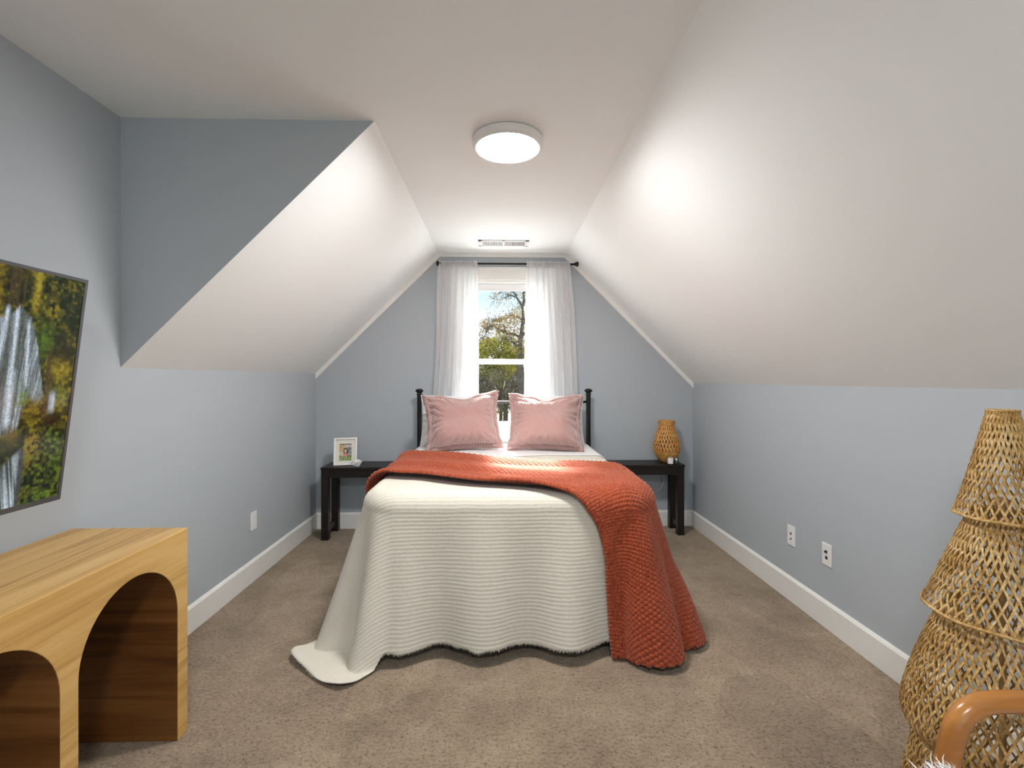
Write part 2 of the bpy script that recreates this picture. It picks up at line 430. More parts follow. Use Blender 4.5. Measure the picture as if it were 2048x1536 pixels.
def curtain(xl, xr, seed, label, gather):
    """xl, xr: lists of (z, x) for the outer and inner edge"""
    nu, nv = 170, 110
    zs = np.linspace(2.312, .42, nv); us = np.linspace(0, 1, nu)
    zl, vl = zip(*xl); zr, vr = zip(*xr)
    V = []
    for z in zs:
        a = np.interp(-z, [-q for q in zl], vl); c = np.interp(-z, [-q for q in zr], vr)
        k = (2.30 - z) / 1.8
        amp = .010 + .020 * min(1, max(0, k) * 2.2)
        ph = us * 2 * PI * 6.5 + .9 * vnoise(us * 6 + seed, np.full(nu, z * .9), seed) * 1.6 + .4 * z
        y = ROD_Y + .004 + amp * (np.sin(ph) * .62 + .30 * np.sin(ph * 1.9 + seed) + .12 * vnoise(us * 18, np.full(nu, z * .5), seed + 3))
        if z > 2.265:   # rod pocket hugging the rod with a ruffle on top
            y = ROD_Y - .0115 + .004 * np.sin(us * 2 * PI * 26 + seed) + (.006 if z > 2.303 else 0)
        x = a + (c - a) * us + .004 * vnoise(us * 9, np.full(nu, z * 2), seed + 5)
        zz = z + (.006 * vnoise(us * 40, us * 0 + 2, seed + 9) if z > 2.30 else 0)
        V += list(zip(x, np.maximum(np.minimum(y, YB - .036), ROD_Y - .05), np.broadcast_to(zz, (nu,))))
    o = obj('sheer_curtain', V, grid_faces(nu, nv), M['curtain'], None, True)
    return tag(o, label, 'curtain', 'sheer curtains on the black rod')
curtain([(2.31, -.513), (2.2, -.53), (2.0, -.535), (1.7, -.535), (1.45, -.545), (1.1, -.57), (.4, -.60)],
        [(2.31, -.185), (2.2, -.18), (1.6, -.176), (1.1, -.175), (.4, -.175)], 1, 'white sheer curtain hanging on the left of the window', 1)
curtain([(2.31, .235), (2.2, .232), (1.6, .222), (1.1, .215), (.4, .21)],
        [(2.31, .612), (2.2, .622), (1.9, .65), (1.5, .665), (1.1, .685), (.4, .71)], 4, 'white sheer curtain hanging on the right of the window', 1)

# ------------------------------------------------------------------ ceiling light and vent
LX, LY = .040, 2.207
t = thing('ceiling_light', 'round white flush mount ceiling light, lit', 'ceiling light', (LX, LY, ZC))
m = MB(); m.lathe([(.150, ZC), (.160, ZC - .004), (.160, ZC - .030), (.157, ZC - .034)], LX, LY, 96); crease(m.build('base_ring', M['lamp_body'], t, True))
m = MB(); m.lathe([(.157, ZC - .034), (.153, ZC - .036), (.152, ZC - .041), (.149, ZC - .043), (.145, ZC - .0425), (.142, ZC - .039)], LX, LY, 96, None, False, False); m.build('trim_ring', M['trim'], t, True)
m = MB(); m.lathe([(.143, ZC - .036), (.143, ZC - .040), (.132, ZC - .044), (.09, ZC - .047), (.03, ZC - .048), (.001, ZC - .048)], LX, LY, 96, None, True, True); m.build('diffuser', M['lamp'], t, True)
# an unseen twin of it, added behind the camera as fill light
t2 = t.copy(); C.objects.link(t2); t2.location = (LX, -.45, ZC)
for ch in list(t.children):
    c2 = ch.copy(); C.objects.link(c2); c2.parent = t2
t2['label'] = 'added fill light behind the camera, a copy of the ceiling light'

t = thing('ceiling_vent', 'white slotted air vent in the ceiling in front of the window', 'air vent', (.037, 3.885, ZC))
m = MB(); x0, x1, y0, y1 = -.165, .240, 3.80, 3.965
m.box(x0, x1, y0, y0 + .022, ZC - .007, ZC - .0005, .001); m.box(x0, x1, y1 - .022, y1, ZC - .007, ZC - .0005, .001)
m.box(x0, x0 + .03, y0, y1, ZC - .007, ZC - .0005, .001); m.box(x1 - .03, x1, y0, y1, ZC - .007, ZC - .0005, .001)
m.box(.030, .044, y0, y1, ZC - .007, ZC - .0005, .001); m.build('frame', M['white_plastic'], t)
m = MB(); m.box(x0 + .02, x1 - .02, y0 + .02, y1 - .02, ZC - .0012, ZC - .0004); m.build('duct_opening', M['dark_slot'], t)
for a, c in ((x0 + .03, .030), (.044, x1 - .03)):
    m = MB()
    for k in range(13):
        xx = a + (k + .5) * (c - a) / 13
        m.add([(xx - .004, y0 + .022, ZC - .0065), (xx + .0015, y0 + .022, ZC - .0015), (xx + .0035, y0 + .022, ZC - .0015), (xx - .002, y0 + .022, ZC - .0065),
               (xx - .004, y1 - .022, ZC - .0065), (xx + .0015, y1 - .022, ZC - .0015), (xx + .0035, y1 - .022, ZC - .0015), (xx - .002, y1 - .022, ZC - .0065)],
              [(0, 1, 2, 3), (7, 6, 5, 4), (0, 4, 5, 1), (1, 5, 6, 2), (2, 6, 7, 3), (3, 7, 4, 0)])
    m.build('louvers', M['white_plastic'], t)

# ------------------------------------------------------------------ bed
BX, HW, RR, RC = .045, .735, .085, .13          # centre, half width, edge rounding, corner radius of the core
ZT, YF, YE = .752, 2.275, 4.02                  # top of the made bed, front edge, head end
cx0, cx1, cy0 = BX - HW + RR, BX + HW - RR, YF + RR
bed = thing('bed', 'double bed with black metal headboard under the window', 'bed', (BX, 3.1, 0))
m = MB(); m.box(BX - .665, BX + .665, 2.36, 4.03, .42, .715, .05); m.build('mattress', M['sheet'], bed, True)
m = MB(); m.box(BX - .655, BX + .655, 2.38, 4.02, .22, .42, .015); m.build('box_spring', M['sheet'], bed)
for s in (-1, 1):
    m = MB(); m.box(BX + s * .655 - .018, BX + s * .655 + .018, 2.38, 4.06, .17, .215, .003); m.build('side_rail', M['black_metal'], bed)
    for y in (2.42, 3.95):
        m = MB(); m.box(BX + s * .60 - .02, BX + s * .60 + .02, y - .02, y + .02, 0, .17, .003); m.build('leg', M['black_metal'], bed)
    px = BX + s * .717
    m = MB(); m.tube([(px, 4.075, 0), (px, 4.075, 1.170)], .0195, 20); po = m.build('headboard_post', M['black_metal'], bed, True); crease(po)
    m = MB(); m.lathe([(.0195, 1.165), (.024, 1.170), (.024, 1.176), (.017, 1.181), (.026, 1.188), (.034, 1.196), (.034, 1.203), (.026, 1.213), (.012, 1.218), (.001, 1.219)], px, 4.075, 28); m.build('knob', M['black_metal'], po, True)
m = MB(); m.tube([(BX - .71, 4.075, 1.105), (BX + .71, 4.075, 1.105)], .0095, 12); m.build('top_rail', M['black_metal'], bed, True)
m = MB(); m.tube([(BX - .71, 4.075, .60), (BX + .71, 4.075, .60)], .0095, 12); m.build('lower_rail', M['black_metal'], bed, True)

def perim(s0, X, Y):
    pass

def drape_eval(cxp, cyp, nx, ny, d, ang, lift=0.0):
    """points d (arc length) beyond the core edge at core point c with outward normal n; ang: 0 left side, 90 front, 180 right; lift = cloth thickness outward"""
    q = PI / 2 * RR
    side = np.abs(np.cos(np.radians(ang)))                      # 1 on the sides, 0 on the front
    cornL = np.exp(-((ang - 45) / 26.0)**2); cornR = np.exp(-((ang - 135) / 26.0)**2)
    phi = np.radians(6.5 + 4.5 * side + 6 * cornL + 7.5 * cornR)
    e = np.maximum(d - q, 0); dd = np.minimum(d, q)
    o = RR * np.sin(dd / RR); z = ZT - RR + RR * np.cos(dd / RR)
    floor_z = .012
    emax = (ZT - RR - floor_z) / np.cos(phi)
    er = np.minimum(e, emax); over = np.maximum(e - emax, 0)
    o = o + er * np.sin(phi) + over; z = z - er * np.cos(phi)
    # folds
    k = np.clip(e / .62, 0, 1.2)
    wf = np.cos(2 * PI * (cxp + .463) / .395) * np.exp(-((ang - 90) / 22.0)**4)
    wc = np.cos(2 * PI * (ang - 70) / 52.0) * np.where((ang > 2) & (ang < 88), 1, 0) * np.sin(np.clip(ang / 90, 0, 1) * PI)**1.3 * 1.15
    wc = wc * (1 - .85 * np.clip(over / .06, 0, 1)); wr = np.cos(2 * PI * (ang - 118) / 46.0) * np.where((ang > 92) & (ang < 178), 1, 0) * np.sin(np.clip((ang - 90) / 90, 0, 1) * PI)**1.2 * 1.1
    ws = np.sin(2 * PI * cyp / .47 + 1.0) * side**8
    # bulges between: cloth falls straighter near the top
    o = o + .042 * k**1.25 * wf + .080 * k**1.1 * wc + .045 * k**1.1 * wr + .040 * k**1.2 * ws
    o = o + .006 * k * vnoise(cxp * 9 + cyp * 7, d * 4, 3)
    rise = np.clip(over / .12, 0, 1)
    z = z + rise * (.014 + .010 * np.sin(over * 40 + ang * .11))
    z = np.maximum(z, floor_z)
    return o, z

def F(X, Y, lift=0.0):
    """flat cloth coordinates -> place on the made bed"""
    X = np.asarray(X, float); Y = np.asarray(Y, float)
    ix = np.clip(X, cx0 + RC, cx1 - RC); iy = np.maximum(Y, cy0 + RC)
    dx = X - ix; dy = Y - iy; L = np.hypot(dx, dy); Ls = np.maximum(L, 1e-9)
    nx, ny = dx / Ls, dy / Ls
    d = L - RC
    ang = np.degrees(np.arctan2(-ny, -nx)); ang = np.where(L < 1e-6, 90, ang)   # left = 0, front = 90, right = 180
    ang = np.where(ang < -90, 180, ang)
    ang = np.clip(ang, 0, 180)
    cxp = ix + nx * RC; cyp = iy + ny * RC
    o, z = drape_eval(cxp, cyp, nx, ny, np.maximum(d, 0), ang)
    ins = d <= 0
    px = np.where(ins, X, cxp + nx * o); py = np.where(ins, Y, cyp + ny * o)
    top = ZT + .006 * vnoise(X * 3.1, Y * 2.7, 11) + .0025 * vnoise(X * 9, Y * 8, 12)
    fade = np.clip(1 - np.maximum(d, 0) / .1, 0, 1)
    pz = np.where(ins, top, z + fade * (top - ZT))
    P = np.stack([px, py, pz], -1)
    if np.any(lift):
        ep = 1e-3
        A = F(X + ep, Y) - F(X - ep, Y); B = F(X, Y + ep) - F(X, Y - ep)
        N = np.cross(A, B); N /= np.maximum(np.linalg.norm(N, axis=-1, keepdims=True), 1e-12)
        P = P + N * np.asarray(lift)[..., None]
    return P

# coverlet: perimeter rows of cloth falling from the mattress edge plus the top
def coverlet():
    s_pts = []
    for y in np.linspace(YE, cy0 + RC, 110)[:-1]: s_pts.append((cx0, y, -1, 0))
    for a in np.linspace(0, PI / 2, 90)[:-1]: s_pts.append((cx0 + RC - RC * math.cos(a), cy0 + RC - RC * math.sin(a), -math.cos(a), -math.sin(a)))
    for x in np.linspace(cx0 + RC, cx1 - RC, 170)[:-1]: s_pts.append((x, cy0, 0, -1))
    for a in np.linspace(PI / 2, 0, 90)[:-1]: s_pts.append((cx1 - RC + RC * math.cos(a), cy0 + RC - RC * math.sin(a), math.cos(a), -math.sin(a)))
    for y in np.linspace(cy0 + RC, YE, 110): s_pts.append((cx1, y, 1, 0))
    A = np.array(s_pts); ns = len(A)
    nt = 110; ntop = 14
    ang = np.degrees(np.arctan2(-A[:, 3], -A[:, 2]))
    ang = np.clip(ang, 0, 180)
    sst = lambda q: np.clip(q, 0, 1)**2 * (3 - 2 * np.clip(q, 0, 1))
    dm = .738 + .205 * sst((84 - ang) / 17) * sst((ang - 0) / 26) - .02 * np.exp(-((ang - 135) / 25.0)**2) + .006 * vnoise(A[:, 0] * 20, A[:, 1] * 20, 5)
    U = []
    for j in range(ntop, 0, -1):
        f = j / ntop; mx = BX; my = np.maximum(A[:, 1], cy0 + .64)
        U.append(np.stack([A[:, 0] + (mx - A[:, 0]) * f, A[:, 1] + (my - A[:, 1]) * f], -1))
    for j in range(nt + 1):
        d = dm * (j / nt)
        U.append(np.stack([A[:, 0] + A[:, 2] * d, A[:, 1] + A[:, 3] * d], -1))
    U = np.concatenate(U); P = F(U[:, 0], U[:, 1])
    rows = ntop + nt + 1
    o = obj('coverlet', P.tolist(), grid_faces(ns, rows), M['coverlet'], None, True, U)
    sm = o.modifiers.new('thick', 'SOLIDIFY'); sm.thickness = .004; sm.offset = 1
    # fine fringe threads along the hem
    hem = P[-ns:]; prev = P[-2 * ns:-ns]
    fr = MB()
    idx = [i for i in range(60, ns - 60) if hem[i, 2] > .016]
    for i in idx:
        for q in range(2):
            f = random.random(); a = hem[i] * (1 - f) + hem[min(i + 1, ns - 1)] * f
            dirv = (hem[i] - prev[i]); dirv = dirv / (np.linalg.norm(dirv) + 1e-9)
            L = random.uniform(.004, .012); tp = a + dirv * L + np.array([random.uniform(-.003, .003), random.uniform(-.003, .003), 0]); tp[2] = max(tp[2], .006)
            w = np.array([.0008, 0, 0])
            fr.add([a - w, a + w, tp], [(0, 1, 2)])
    fr.build('fringe', cloth('ivory_thread', (.70, .66, .58, 1)), o)['kind'] = 'stuff'
    return tag(o, 'ivory ribbed coverlet draped over the bed, one corner on the carpet', 'bedspread')
coverlet()

# white sheet turned over the coverlet at the head
nu, nv = 150, 40
uu, vv = np.meshgrid(np.linspace(0, 1, nu), np.linspace(0, 1, nv))
X = BX + (uu - .5) * 2 * (HW + .12); Y = (3.26 + .20 * uu + .012 * np.sin(uu * 9)) * (1 - vv) + 4.03 * vv
P = F(X.ravel(), Y.ravel(), np.full(nu * nv, .007))
o = obj('bed_sheet', P.tolist(), grid_faces(nu, nv), M['sheet'], None, True, np.stack([X.ravel(), Y.ravel()], -1))
o.modifiers.new('thick', 'SOLIDIFY').thickness = .005
tag(o, 'white top sheet folded over the coverlet in front of the pillows', 'bed sheet')

# rust knitted throw
def throw():
    Lc = [(-.80, 2.74), (-.66, 2.68), (-.38, 2.60), (-.04, 2.40), (.22, 2.335), (.37, 2.285), (.455, 2.19), (.495, 2.05), (.505, 1.88), (.515, 1.70), (.535, 1.52)]
    Uc = [(-.80, 3.42), (-.68, 3.40), (-.30, 3.25), (.10, 3.04), (.45, 2.97), (.72, 2.90), (.92, 2.78), (1.10, 2.63), (1.25, 2.48), (1.38, 2.32), (1.49, 2.14)]
    nL, nW = 560, 330
    # sample both edges by matching control index so the band turns the corner together
    def by_index(ctrl):
        tt = np.linspace(0, len(ctrl) - 1, nL); c = catmull(ctrl, 2000)
        P = np.array(ctrl); seg = np.r_[0, np.cumsum(np.linalg.norm(np.diff(P, axis=0), axis=1))]
        s = np.interp(tt, np.arange(len(ctrl)), seg); k = s / seg[-1] * 1999
        return np.stack([np.interp(k, np.arange(2000), c[:, q]) for q in (0, 1)], -1)
    a = by_index(Lc); c = by_index(Uc)
    v = np.linspace(0, 1, nW)
    X = a[:, None, 0] * (1 - v) + c[:, None, 0] * v; Y = a[:, None, 1] * (1 - v) + c[:, None, 1] * v
    # real cloth metric, accumulated along the strip and across
    l = np.linspace(0, 1, nL)[:, None] * np.ones((1, nW)); ww = v[None, :] * np.ones((nL, 1))
    tail = np.clip((l - .52) / .4, 0, 1)
    # hem bows out a little at its middle
    X = X + .08 * np.clip((l - .75) / .25, 0, 1)**2 * np.sin(ww * PI); Y = Y - .10 * np.clip((l - .75) / .25, 0, 1)**2 * np.sin(ww * PI)
    pl = l * 2.35 / .0225; pw = ww * 1.02 / .020                     # stitch counts
    row = np.floor(pw)
    st = np.abs(np.sin(PI * (pl + .36 * row))) ** .8 * np.abs(np.sin(PI * pw)) ** .7
    lift = .009 + .0115 * st
    # soft folds lying across the bed and the gathered lower edge
    fold = .016 * np.maximum(0, np.sin(ww * 2 * PI * 2.1 + 1.1 + 2.2 * l + .8 * vnoise(l * 5, ww * 2, 21))) * np.clip((.62 - l) / .2, 0, 1)
    edge = .014 * np.exp(-(ww / .07)**2) + .008 * np.exp(-((1 - ww) / .05)**2)
    fall = .030 * tail * np.maximum(0, np.sin(ww * 2 * PI * 1.5 - .9)) 
    lift = lift + fold + edge + fall + .004 * vnoise(l * 14, ww * 6, 22)
    P = F(X.ravel(), Y.ravel(), lift.ravel())
    P[:, 2] = np.maximum(P[:, 2], .012 + .007 * st.ravel())
    o = obj('throw_blanket', P.tolist(), grid_faces(nW, nL), M['rust'], None, True)
    sm = o.modifiers.new('thick', 'SOLIDIFY'); sm.thickness = .010; sm.offset = -1
    return tag(o, 'rust red chunky knitted throw across the bed, hanging over its front right corner', 'blanket')
throw()

# pillows
def pillow(name, label, cat, group, m, W, H, TT, Mx, flange=0.0, seed=1, dent=.03, fm=None, rough=1.0, fside=1):
    n = 64
    g = np.linspace(-1, 1, n); u, v = np.meshgrid(g, g)
    # more samples at the rim
    u = np.sign(u) * (1 - (1 - np.abs(u))**1.35); v = np.sign(v) * (1 - (1 - np.abs(v))**1.35)
    pk = .115 if flange else .06
    x = W / 2 * u * (1 - pk * (1 - v**2)); y = H / 2 * v * (1 - pk * .9 * (1 - u**2))
    y = y - dent * np.exp(-((u - .05) / .34)**2) * np.clip((v + .2) / 1.2, 0, 1)**2
    th = TT / 2 * np.clip((1 - u**4) * (1 - v**4), 0, 1)**.62
    th = th * (1 - .10 * np.clip(v, 0, 1)) * (1 + .12 * np.clip(-v, 0, 1))
    rim = 1 - np.clip((1 - np.maximum(np.abs(u), np.abs(v))) / .45, 0, 1)
    wr = .007 * rough * rim * np.sin(np.arctan2(v, u) * 23 + 3 * vnoise(u * 3, v * 3, seed)) * np.clip(th / .01, 0, 1) + .010 * rough * vnoise(u * 2.2 + seed, v * 2.2, seed) * np.clip(th / .03, 0, 1)
    Vf = np.stack([x, y, th + wr], -1).reshape(-1, 3); Vb = np.stack([x, y, -th + .3 * wr], -1).reshape(-1, 3)
    uvf = np.stack([x, y], -1).reshape(-1, 2)
    V = np.concatenate([Vf, Vb]); F1 = grid_faces(n, n); F2 = [tuple(i + n * n for i in q[::-1]) for q in F1]
    V = [(Mx @ Vector(p))[:] for p in V.tolist()]
    o = obj(name, V, F1 + F2, m, None, True, np.concatenate([uvf, uvf]))
    bm = bmesh.new(); bm.from_mesh(o.data); bmesh.ops.remove_doubles(bm, verts=bm.verts[:], dist=1e-5); bm.to_mesh(o.data); bm.free()
    if flange:
        ring = []
        N = n - 1
        idx = [(0, k) for k in range(N)] + [(k, N) for k in range(N)] + [(N, N - k) for k in range(N)] + [(N - k, 0) for k in range(N)]
        pts = np.array([[x[i, k], y[i, k], 0] for i, k in idx]); uvp = np.array([[u[i, k], v[i, k]] for i, k in idx])
        outp = pts.copy(); L = np.linspace(0, 1, len(idx))
        big = np.maximum(np.abs(uvp[:, 0]), np.abs(uvp[:, 1]))
        outp[:, 0] += np.where(np.abs(uvp[:, 0]) > .999, np.sign(uvp[:, 0]), uvp[:, 0]**9) * flange
        outp[:, 1] += np.where(np.abs(uvp[:, 1]) > .999, np.sign(uvp[:, 1]), uvp[:, 1]**9) * flange
        inner = np.clip(uvp[:, 0] * fside, 0, 1)**3 * np.clip(.4 + uvp[:, 1], 0, 1)
        wv = .010 * np.sin(L * 2 * PI * 17 + seed) + .008 * vnoise(L * 60, L * 0, seed + 2)
        outp[:, 2] += wv - .026 * np.clip(1 - inner * 1.0, 0, 1)
        # pull corners to the front on the side facing the other pillow
        ins = pts * np.array([.985, .985, 1]); mid = (ins + outp) / 2; mid[:, 2] += wv * .2 + .003
        V = np.concatenate([ins, mid, outp]); nn = len(idx)
        f = grid_faces(nn, 3, 0, True)
        Vw = [(Mx @ Vector(p))[:] for p in V.tolist()]
        fo = obj('flange', Vw, f, m, o, True, V[:, :2]); fo.modifiers.new('thick', 'SOLIDIFY').thickness = .006
    return tag(o, label, cat, group)
def pose(cx, cy, cz, lean, roll=0, yaw=0):
    """pillow front (+z local) facing -y, leaned back by lean degrees"""
    return Matrix.Translation((cx, cy, cz)) @ Matrix.Rotation(math.radians(yaw), 4, 'Z') @ Matrix.Rotation(math.radians(90 - lean), 4, 'X') @ Matrix.Rotation(math.radians(roll), 4, 'Z')
pillow('white_pillow', 'white bed pillow behind the left pink cushion', 'pillow', 'white pillows against the headboard', M['sheet'], .64, .43, .17, pose(-.322, 3.925, .965, 14, 1), 0, 5, .01)
pillow('white_pillow', 'white bed pillow behind the right pink cushion', 'pillow', 'white pillows against the headboard', M['sheet'], .62, .43, .17, pose(.392, 3.925, .965, 14, -1), 0, 8, .01)
pillow('pink_cushion', 'dusty pink ribbed cushion on the left, its right corner pointing up', 'cushion', 'pink cushions on the bed', M['pink'], .53, .40, .26, pose(-.272, 3.650, .982, 20, 3.0, 9), .027, 3, .034, None, 1.7, 1)
pillow('pink_cushion', 'dusty pink ribbed cushion on the right of the bed', 'cushion', 'pink cushions on the bed', M['pink'], .53, .40, .26, pose(.352, 3.660, .976, 20, -.5, -6), .026, 6, .034, None, 1.7, -1)

# ------------------------------------------------------------------ bedside tables
def bedside(name, x0, x1, y0, y1, zt, label):
    t = thing(name, label, 'table', ((x0 + x1) / 2, (y0 + y1) / 2, 0), 'dark narrow tables beside the bed')
    m = MB(); m.box(x0, x1, y0, y1, zt - .022, zt, .003); m.build('tabletop', M['espresso'], t)
    m = MB(); i = .012
    m.box(x0 + i, x1 - i, y0 + i, y0 + i + .018, zt - .085, zt - .022); m.box(x0 + i, x1 - i, y1 - i - .018, y1 - i, zt - .085, zt - .022)
    m.box(x0 + i, x0 + i + .018, y0 + i, y1 - i, zt - .085, zt - .022); m.box(x1 - i - .018, x1 - i, y0 + i, y1 - i, zt - .085, zt - .022); m.build('apron', M['espresso'], t)
    L = .056
    for xa in (x0 + .004, x1 - .004 - L):
        for ya in (y0 + .004, y1 - .004 - L):
            m = MB(); m.box(xa, xa + L, ya, ya + L, 0, zt - .022, .003); m.build('leg', M['espresso'], t)
        m = MB(); m.box(xa + .016, xa + .04, y0 + L, y1 - L, .05, .10, .002); m.build('stretcher', M['espresso'], t)
    return t
bedside('bedside_table', -1.435, -.865, 3.895, 4.195, .588, 'dark brown bedside table left of the bed, holding a photo frame')
bedside('bedside_table', .925, 1.545, 3.945, 4.195, .588, 'dark brown bedside table right of the bed, holding a woven vase')

# photo frame, leaning back on its strut
Mx = Matrix.Translation((-1.265, 3.985, .588)) @ Matrix.Rotation(math.radians(12), 4, 'Z') @ Matrix.Rotation(math.radians(-13), 4, 'X')
t = thing('photo_frame', 'white picture frame with a wide mat on the left bedside table', 'picture frame', (-1.265, 3.985, .588))
fw, fh, bw = .183, .226, .014
m = MB()
for a in ((-fw / 2, -fw / 2 + bw, 0, fh), (fw / 2 - bw, fw / 2, 0, fh), (-fw / 2 + bw, fw / 2 - bw, 0, bw), (-fw / 2 + bw, fw / 2 - bw, fh - bw, fh)):
    m.box(a[0], a[1], -.011, .011, a[2] + .002, a[3] + .002, .0015, Mx)
m.build('frame', M['trim'], t)
m = MB(); m.box(-fw / 2 + .01, fw / 2 - .01, .0, .004, .012, fh - .010, 0, Mx); m.build('mat_board', plain('cream_mat_board', (.75, .72, .64, 1), .8), t)
nx_, nz_ = 34, 50
gx = np.linspace(-.048, .048, nx_); gz = np.linspace(.040, .178, nz_)
GX, GZ = np.meshgrid(gx, gz); A = (GX + .048) / .096; B = (GZ - .040) / .138
col = np.zeros((nz_, nx_, 3)); col[:] = (.55, .5, .47)
nzv = fbm(A * 12, B * 16, 3); n2 = vnoise(A * 26, B * 34, 9)
def blend(maskv, c):
    global col
    k = np.clip(maskv, 0, 1)[..., None]; col = col * (1 - k) + np.array(c) * k
blend((A < .42) * (B > .55) * (.8 + nzv), (.48, .27, .06))
blend((A > .66) * (B < .8) * (.75 + n2), (.06, .11, .10))
blend((B < .30) * (.9 + nzv), (.10, .16, .03)); blend((B < .26) * (n2 > .25), (.30, .42, .08))
blend(np.exp(-((A - .30) / .16)**2 - ((B - .42) / .16)**2) * 1.3, (.62, .50, .33))
blend((np.hypot((A - .52) / .19, (B - .55) / .22) < 1) * 1.0, (.07, .03, .025))
blend((np.hypot((A - .50) / .10, (B - .57) / .11) < 1) * 1.0, (.62, .45, .38))
blend((np.hypot((A - .50) / .19, (B - .34) / .10) < 1) * 1.0, (.62, .25, .20))
blend((B > .955) * 1.0, (.06, .05, .03))
def color_mat(name, rough=.4, emis=0.0):
    t_ = NT(name).base((.5, .5, .5, 1), rough, 0, .4); a = t_.n('ShaderNodeVertexColor', layer_name='picture')
    if emis:
        t_.b.inputs['Base Color'].default_value = (.005, .005, .005, 1)
        t_.l(a.outputs[0], t_.b.inputs['Emission Color']); t_.b.inputs['Emission Strength'].default_value = emis
    else: t_.l(a.outputs[0], t_.b.inputs['Base Color'])
    return t_.m
def set_colors(o, cols):
    ca = o.data.color_attributes.new('picture', 'FLOAT_COLOR', 'POINT')
    ca.data.foreach_set('color', np.concatenate([cols, np.ones((len(cols), 1))], 1).astype(np.float32).ravel())
V = [(Mx @ Vector((x, -.0012, z)))[:] for x, z in zip(GX.ravel(), GZ.ravel())]
o = obj('photograph', V, grid_faces(nx_, nz_), color_mat('photo_print'), t); set_colors(o, col.reshape(-1, 3))
m = MB(); m.box(-.02, .02, .011, .014, .02, .16, 0, Mx); m.add([(Mx @ Vector(p))[:] for p in [(-.02, .014, .15), (.02, .014, .15), (.02, .075, .017), (-.02, .075, .017), (-.02, .018, .15), (.02, .018, .15), (.02, .079, .017), (-.02, .079, .017)]], [(0, 1, 2, 3), (7, 6, 5, 4), (0, 4, 5, 1), (1, 5, 6, 2), (2, 6, 7, 3), (3, 7, 4, 0)])
m.build('easel_strut', M['trim'], t)

# small white folded ornament in front of the frame
pts = [Vector((random.gauss(0, 1), random.gauss(0, 1), random.gauss(0, 1))) for _ in range(16)]
bm = bmesh.new()
for p in pts:
    p.normalize(); bm.verts.new((p.x * .050, p.y * .030, p.z * .032))
bmesh.ops.convex_hull(bm, input=bm.verts[:])
bm.verts.ensure_lookup_table(); zmin = min(v.co.z for v in bm.verts)
me = bpy.data.meshes.new('faceted_ornament'); bm.to_mesh(me); bm.free(); me.materials.append(plain('white_ceramic', (.74, .75, .74, 1), .5))
o = bpy.data.objects.new('faceted_ornament', me); C.objects.link(o); o.location = (-1.155, 3.93, .5885 - zmin)
tag(o, 'small white faceted ornament lying in front of the photo frame', 'ornament')

# ------------------------------------------------------------------ weaving
def weave(name, prof, cx, cy, n, turns, width, mat, parent, amp=.0022, seg=44, thick=.0016, jit=.0, seed=0):
    """two families of strips crossing over and under on a surface of revolution"""
    P = catmull(prof, 200); L = np.r_[0, np.cumsum(np.hypot(*np.diff(P, axis=0).T))]; L /= L[-1]
    def rz(t): return np.interp(t, L, P[:, 0]), np.interp(t, L, P[:, 1])
    tt = np.linspace(0, 1, seg); TW = turns * 2 * PI
    V = []; Fc = []
    rg = np.random.default_rng(seed)
    r, z = rz(tt); r2, z2 = rz(np.minimum(tt + 1e-3, 1)); r1, z1 = rz(np.maximum(tt - 1e-3, 0))
    dr = (r2 - r1); dz = (z2 - z1); ln = np.hypot(dr, dz); dr /= ln; dz /= ln
    nr, nz = -dz, dr                                     # surface normal in (r,z); may point in
    flip = np.where(nr < 0, -1, 1); nr = nr * flip; nz = nz * flip
    for sgn in (1, -1):
        for k in range(n):
            th = 2 * PI * k / n + sgn * TW * tt + rg.normal(0, jit, 1) + jit * .7 * vnoise(tt * 5 + k * 7.3, tt * 0 + sgn, seed)
            h = amp * sgn * np.cos(n * TW * tt)
            rr = r + nr * h; zz = z + nz * h
            c = np.stack([rr * np.cos(th), rr * np.sin(th), zz], -1)
            N = np.stack([nr * np.cos(th), nr * np.sin(th), nz], -1)
            Tn = np.gradient(c, axis=0); Tn /= np.linalg.norm(Tn, axis=1, keepdims=True)
            W = np.cross(N, Tn); W /= np.linalg.norm(W, axis=1, keepdims=True)
            wd = width * rg.uniform(.85, 1.15) / 2
            b0 = len(V)
            for i in range(seg):
                V.append((c[i] - W[i] * wd + np.array([cx, cy, 0])).tolist()); V.append((c[i] + W[i] * wd + np.array([cx, cy, 0])).tolist())
            Fc += [(b0 + 2 * i, b0 + 2 * i + 1, b0 + 2 * i + 3, b0 + 2 * i + 2) for i in range(seg - 1)]
    o = obj(name, V, Fc, mat, parent, False)
    s = o.modifiers.new('thick', 'SOLIDIFY'); s.thickness = thick; s.offset = 0
    return o
def ring(name, r, z, rad, cx, cy, mat, parent, n=64, wob=0):
    m = MB(); p = [(cx + r * math.cos(2 * PI * k / n), cy + r * math.sin(2 * PI * k / n), z + wob * math.sin(7 * 2 * PI * k / n)) for k in range(n + 1)]
    m.tube(p, rad, 8, False); return m.build(name, mat, parent, True)

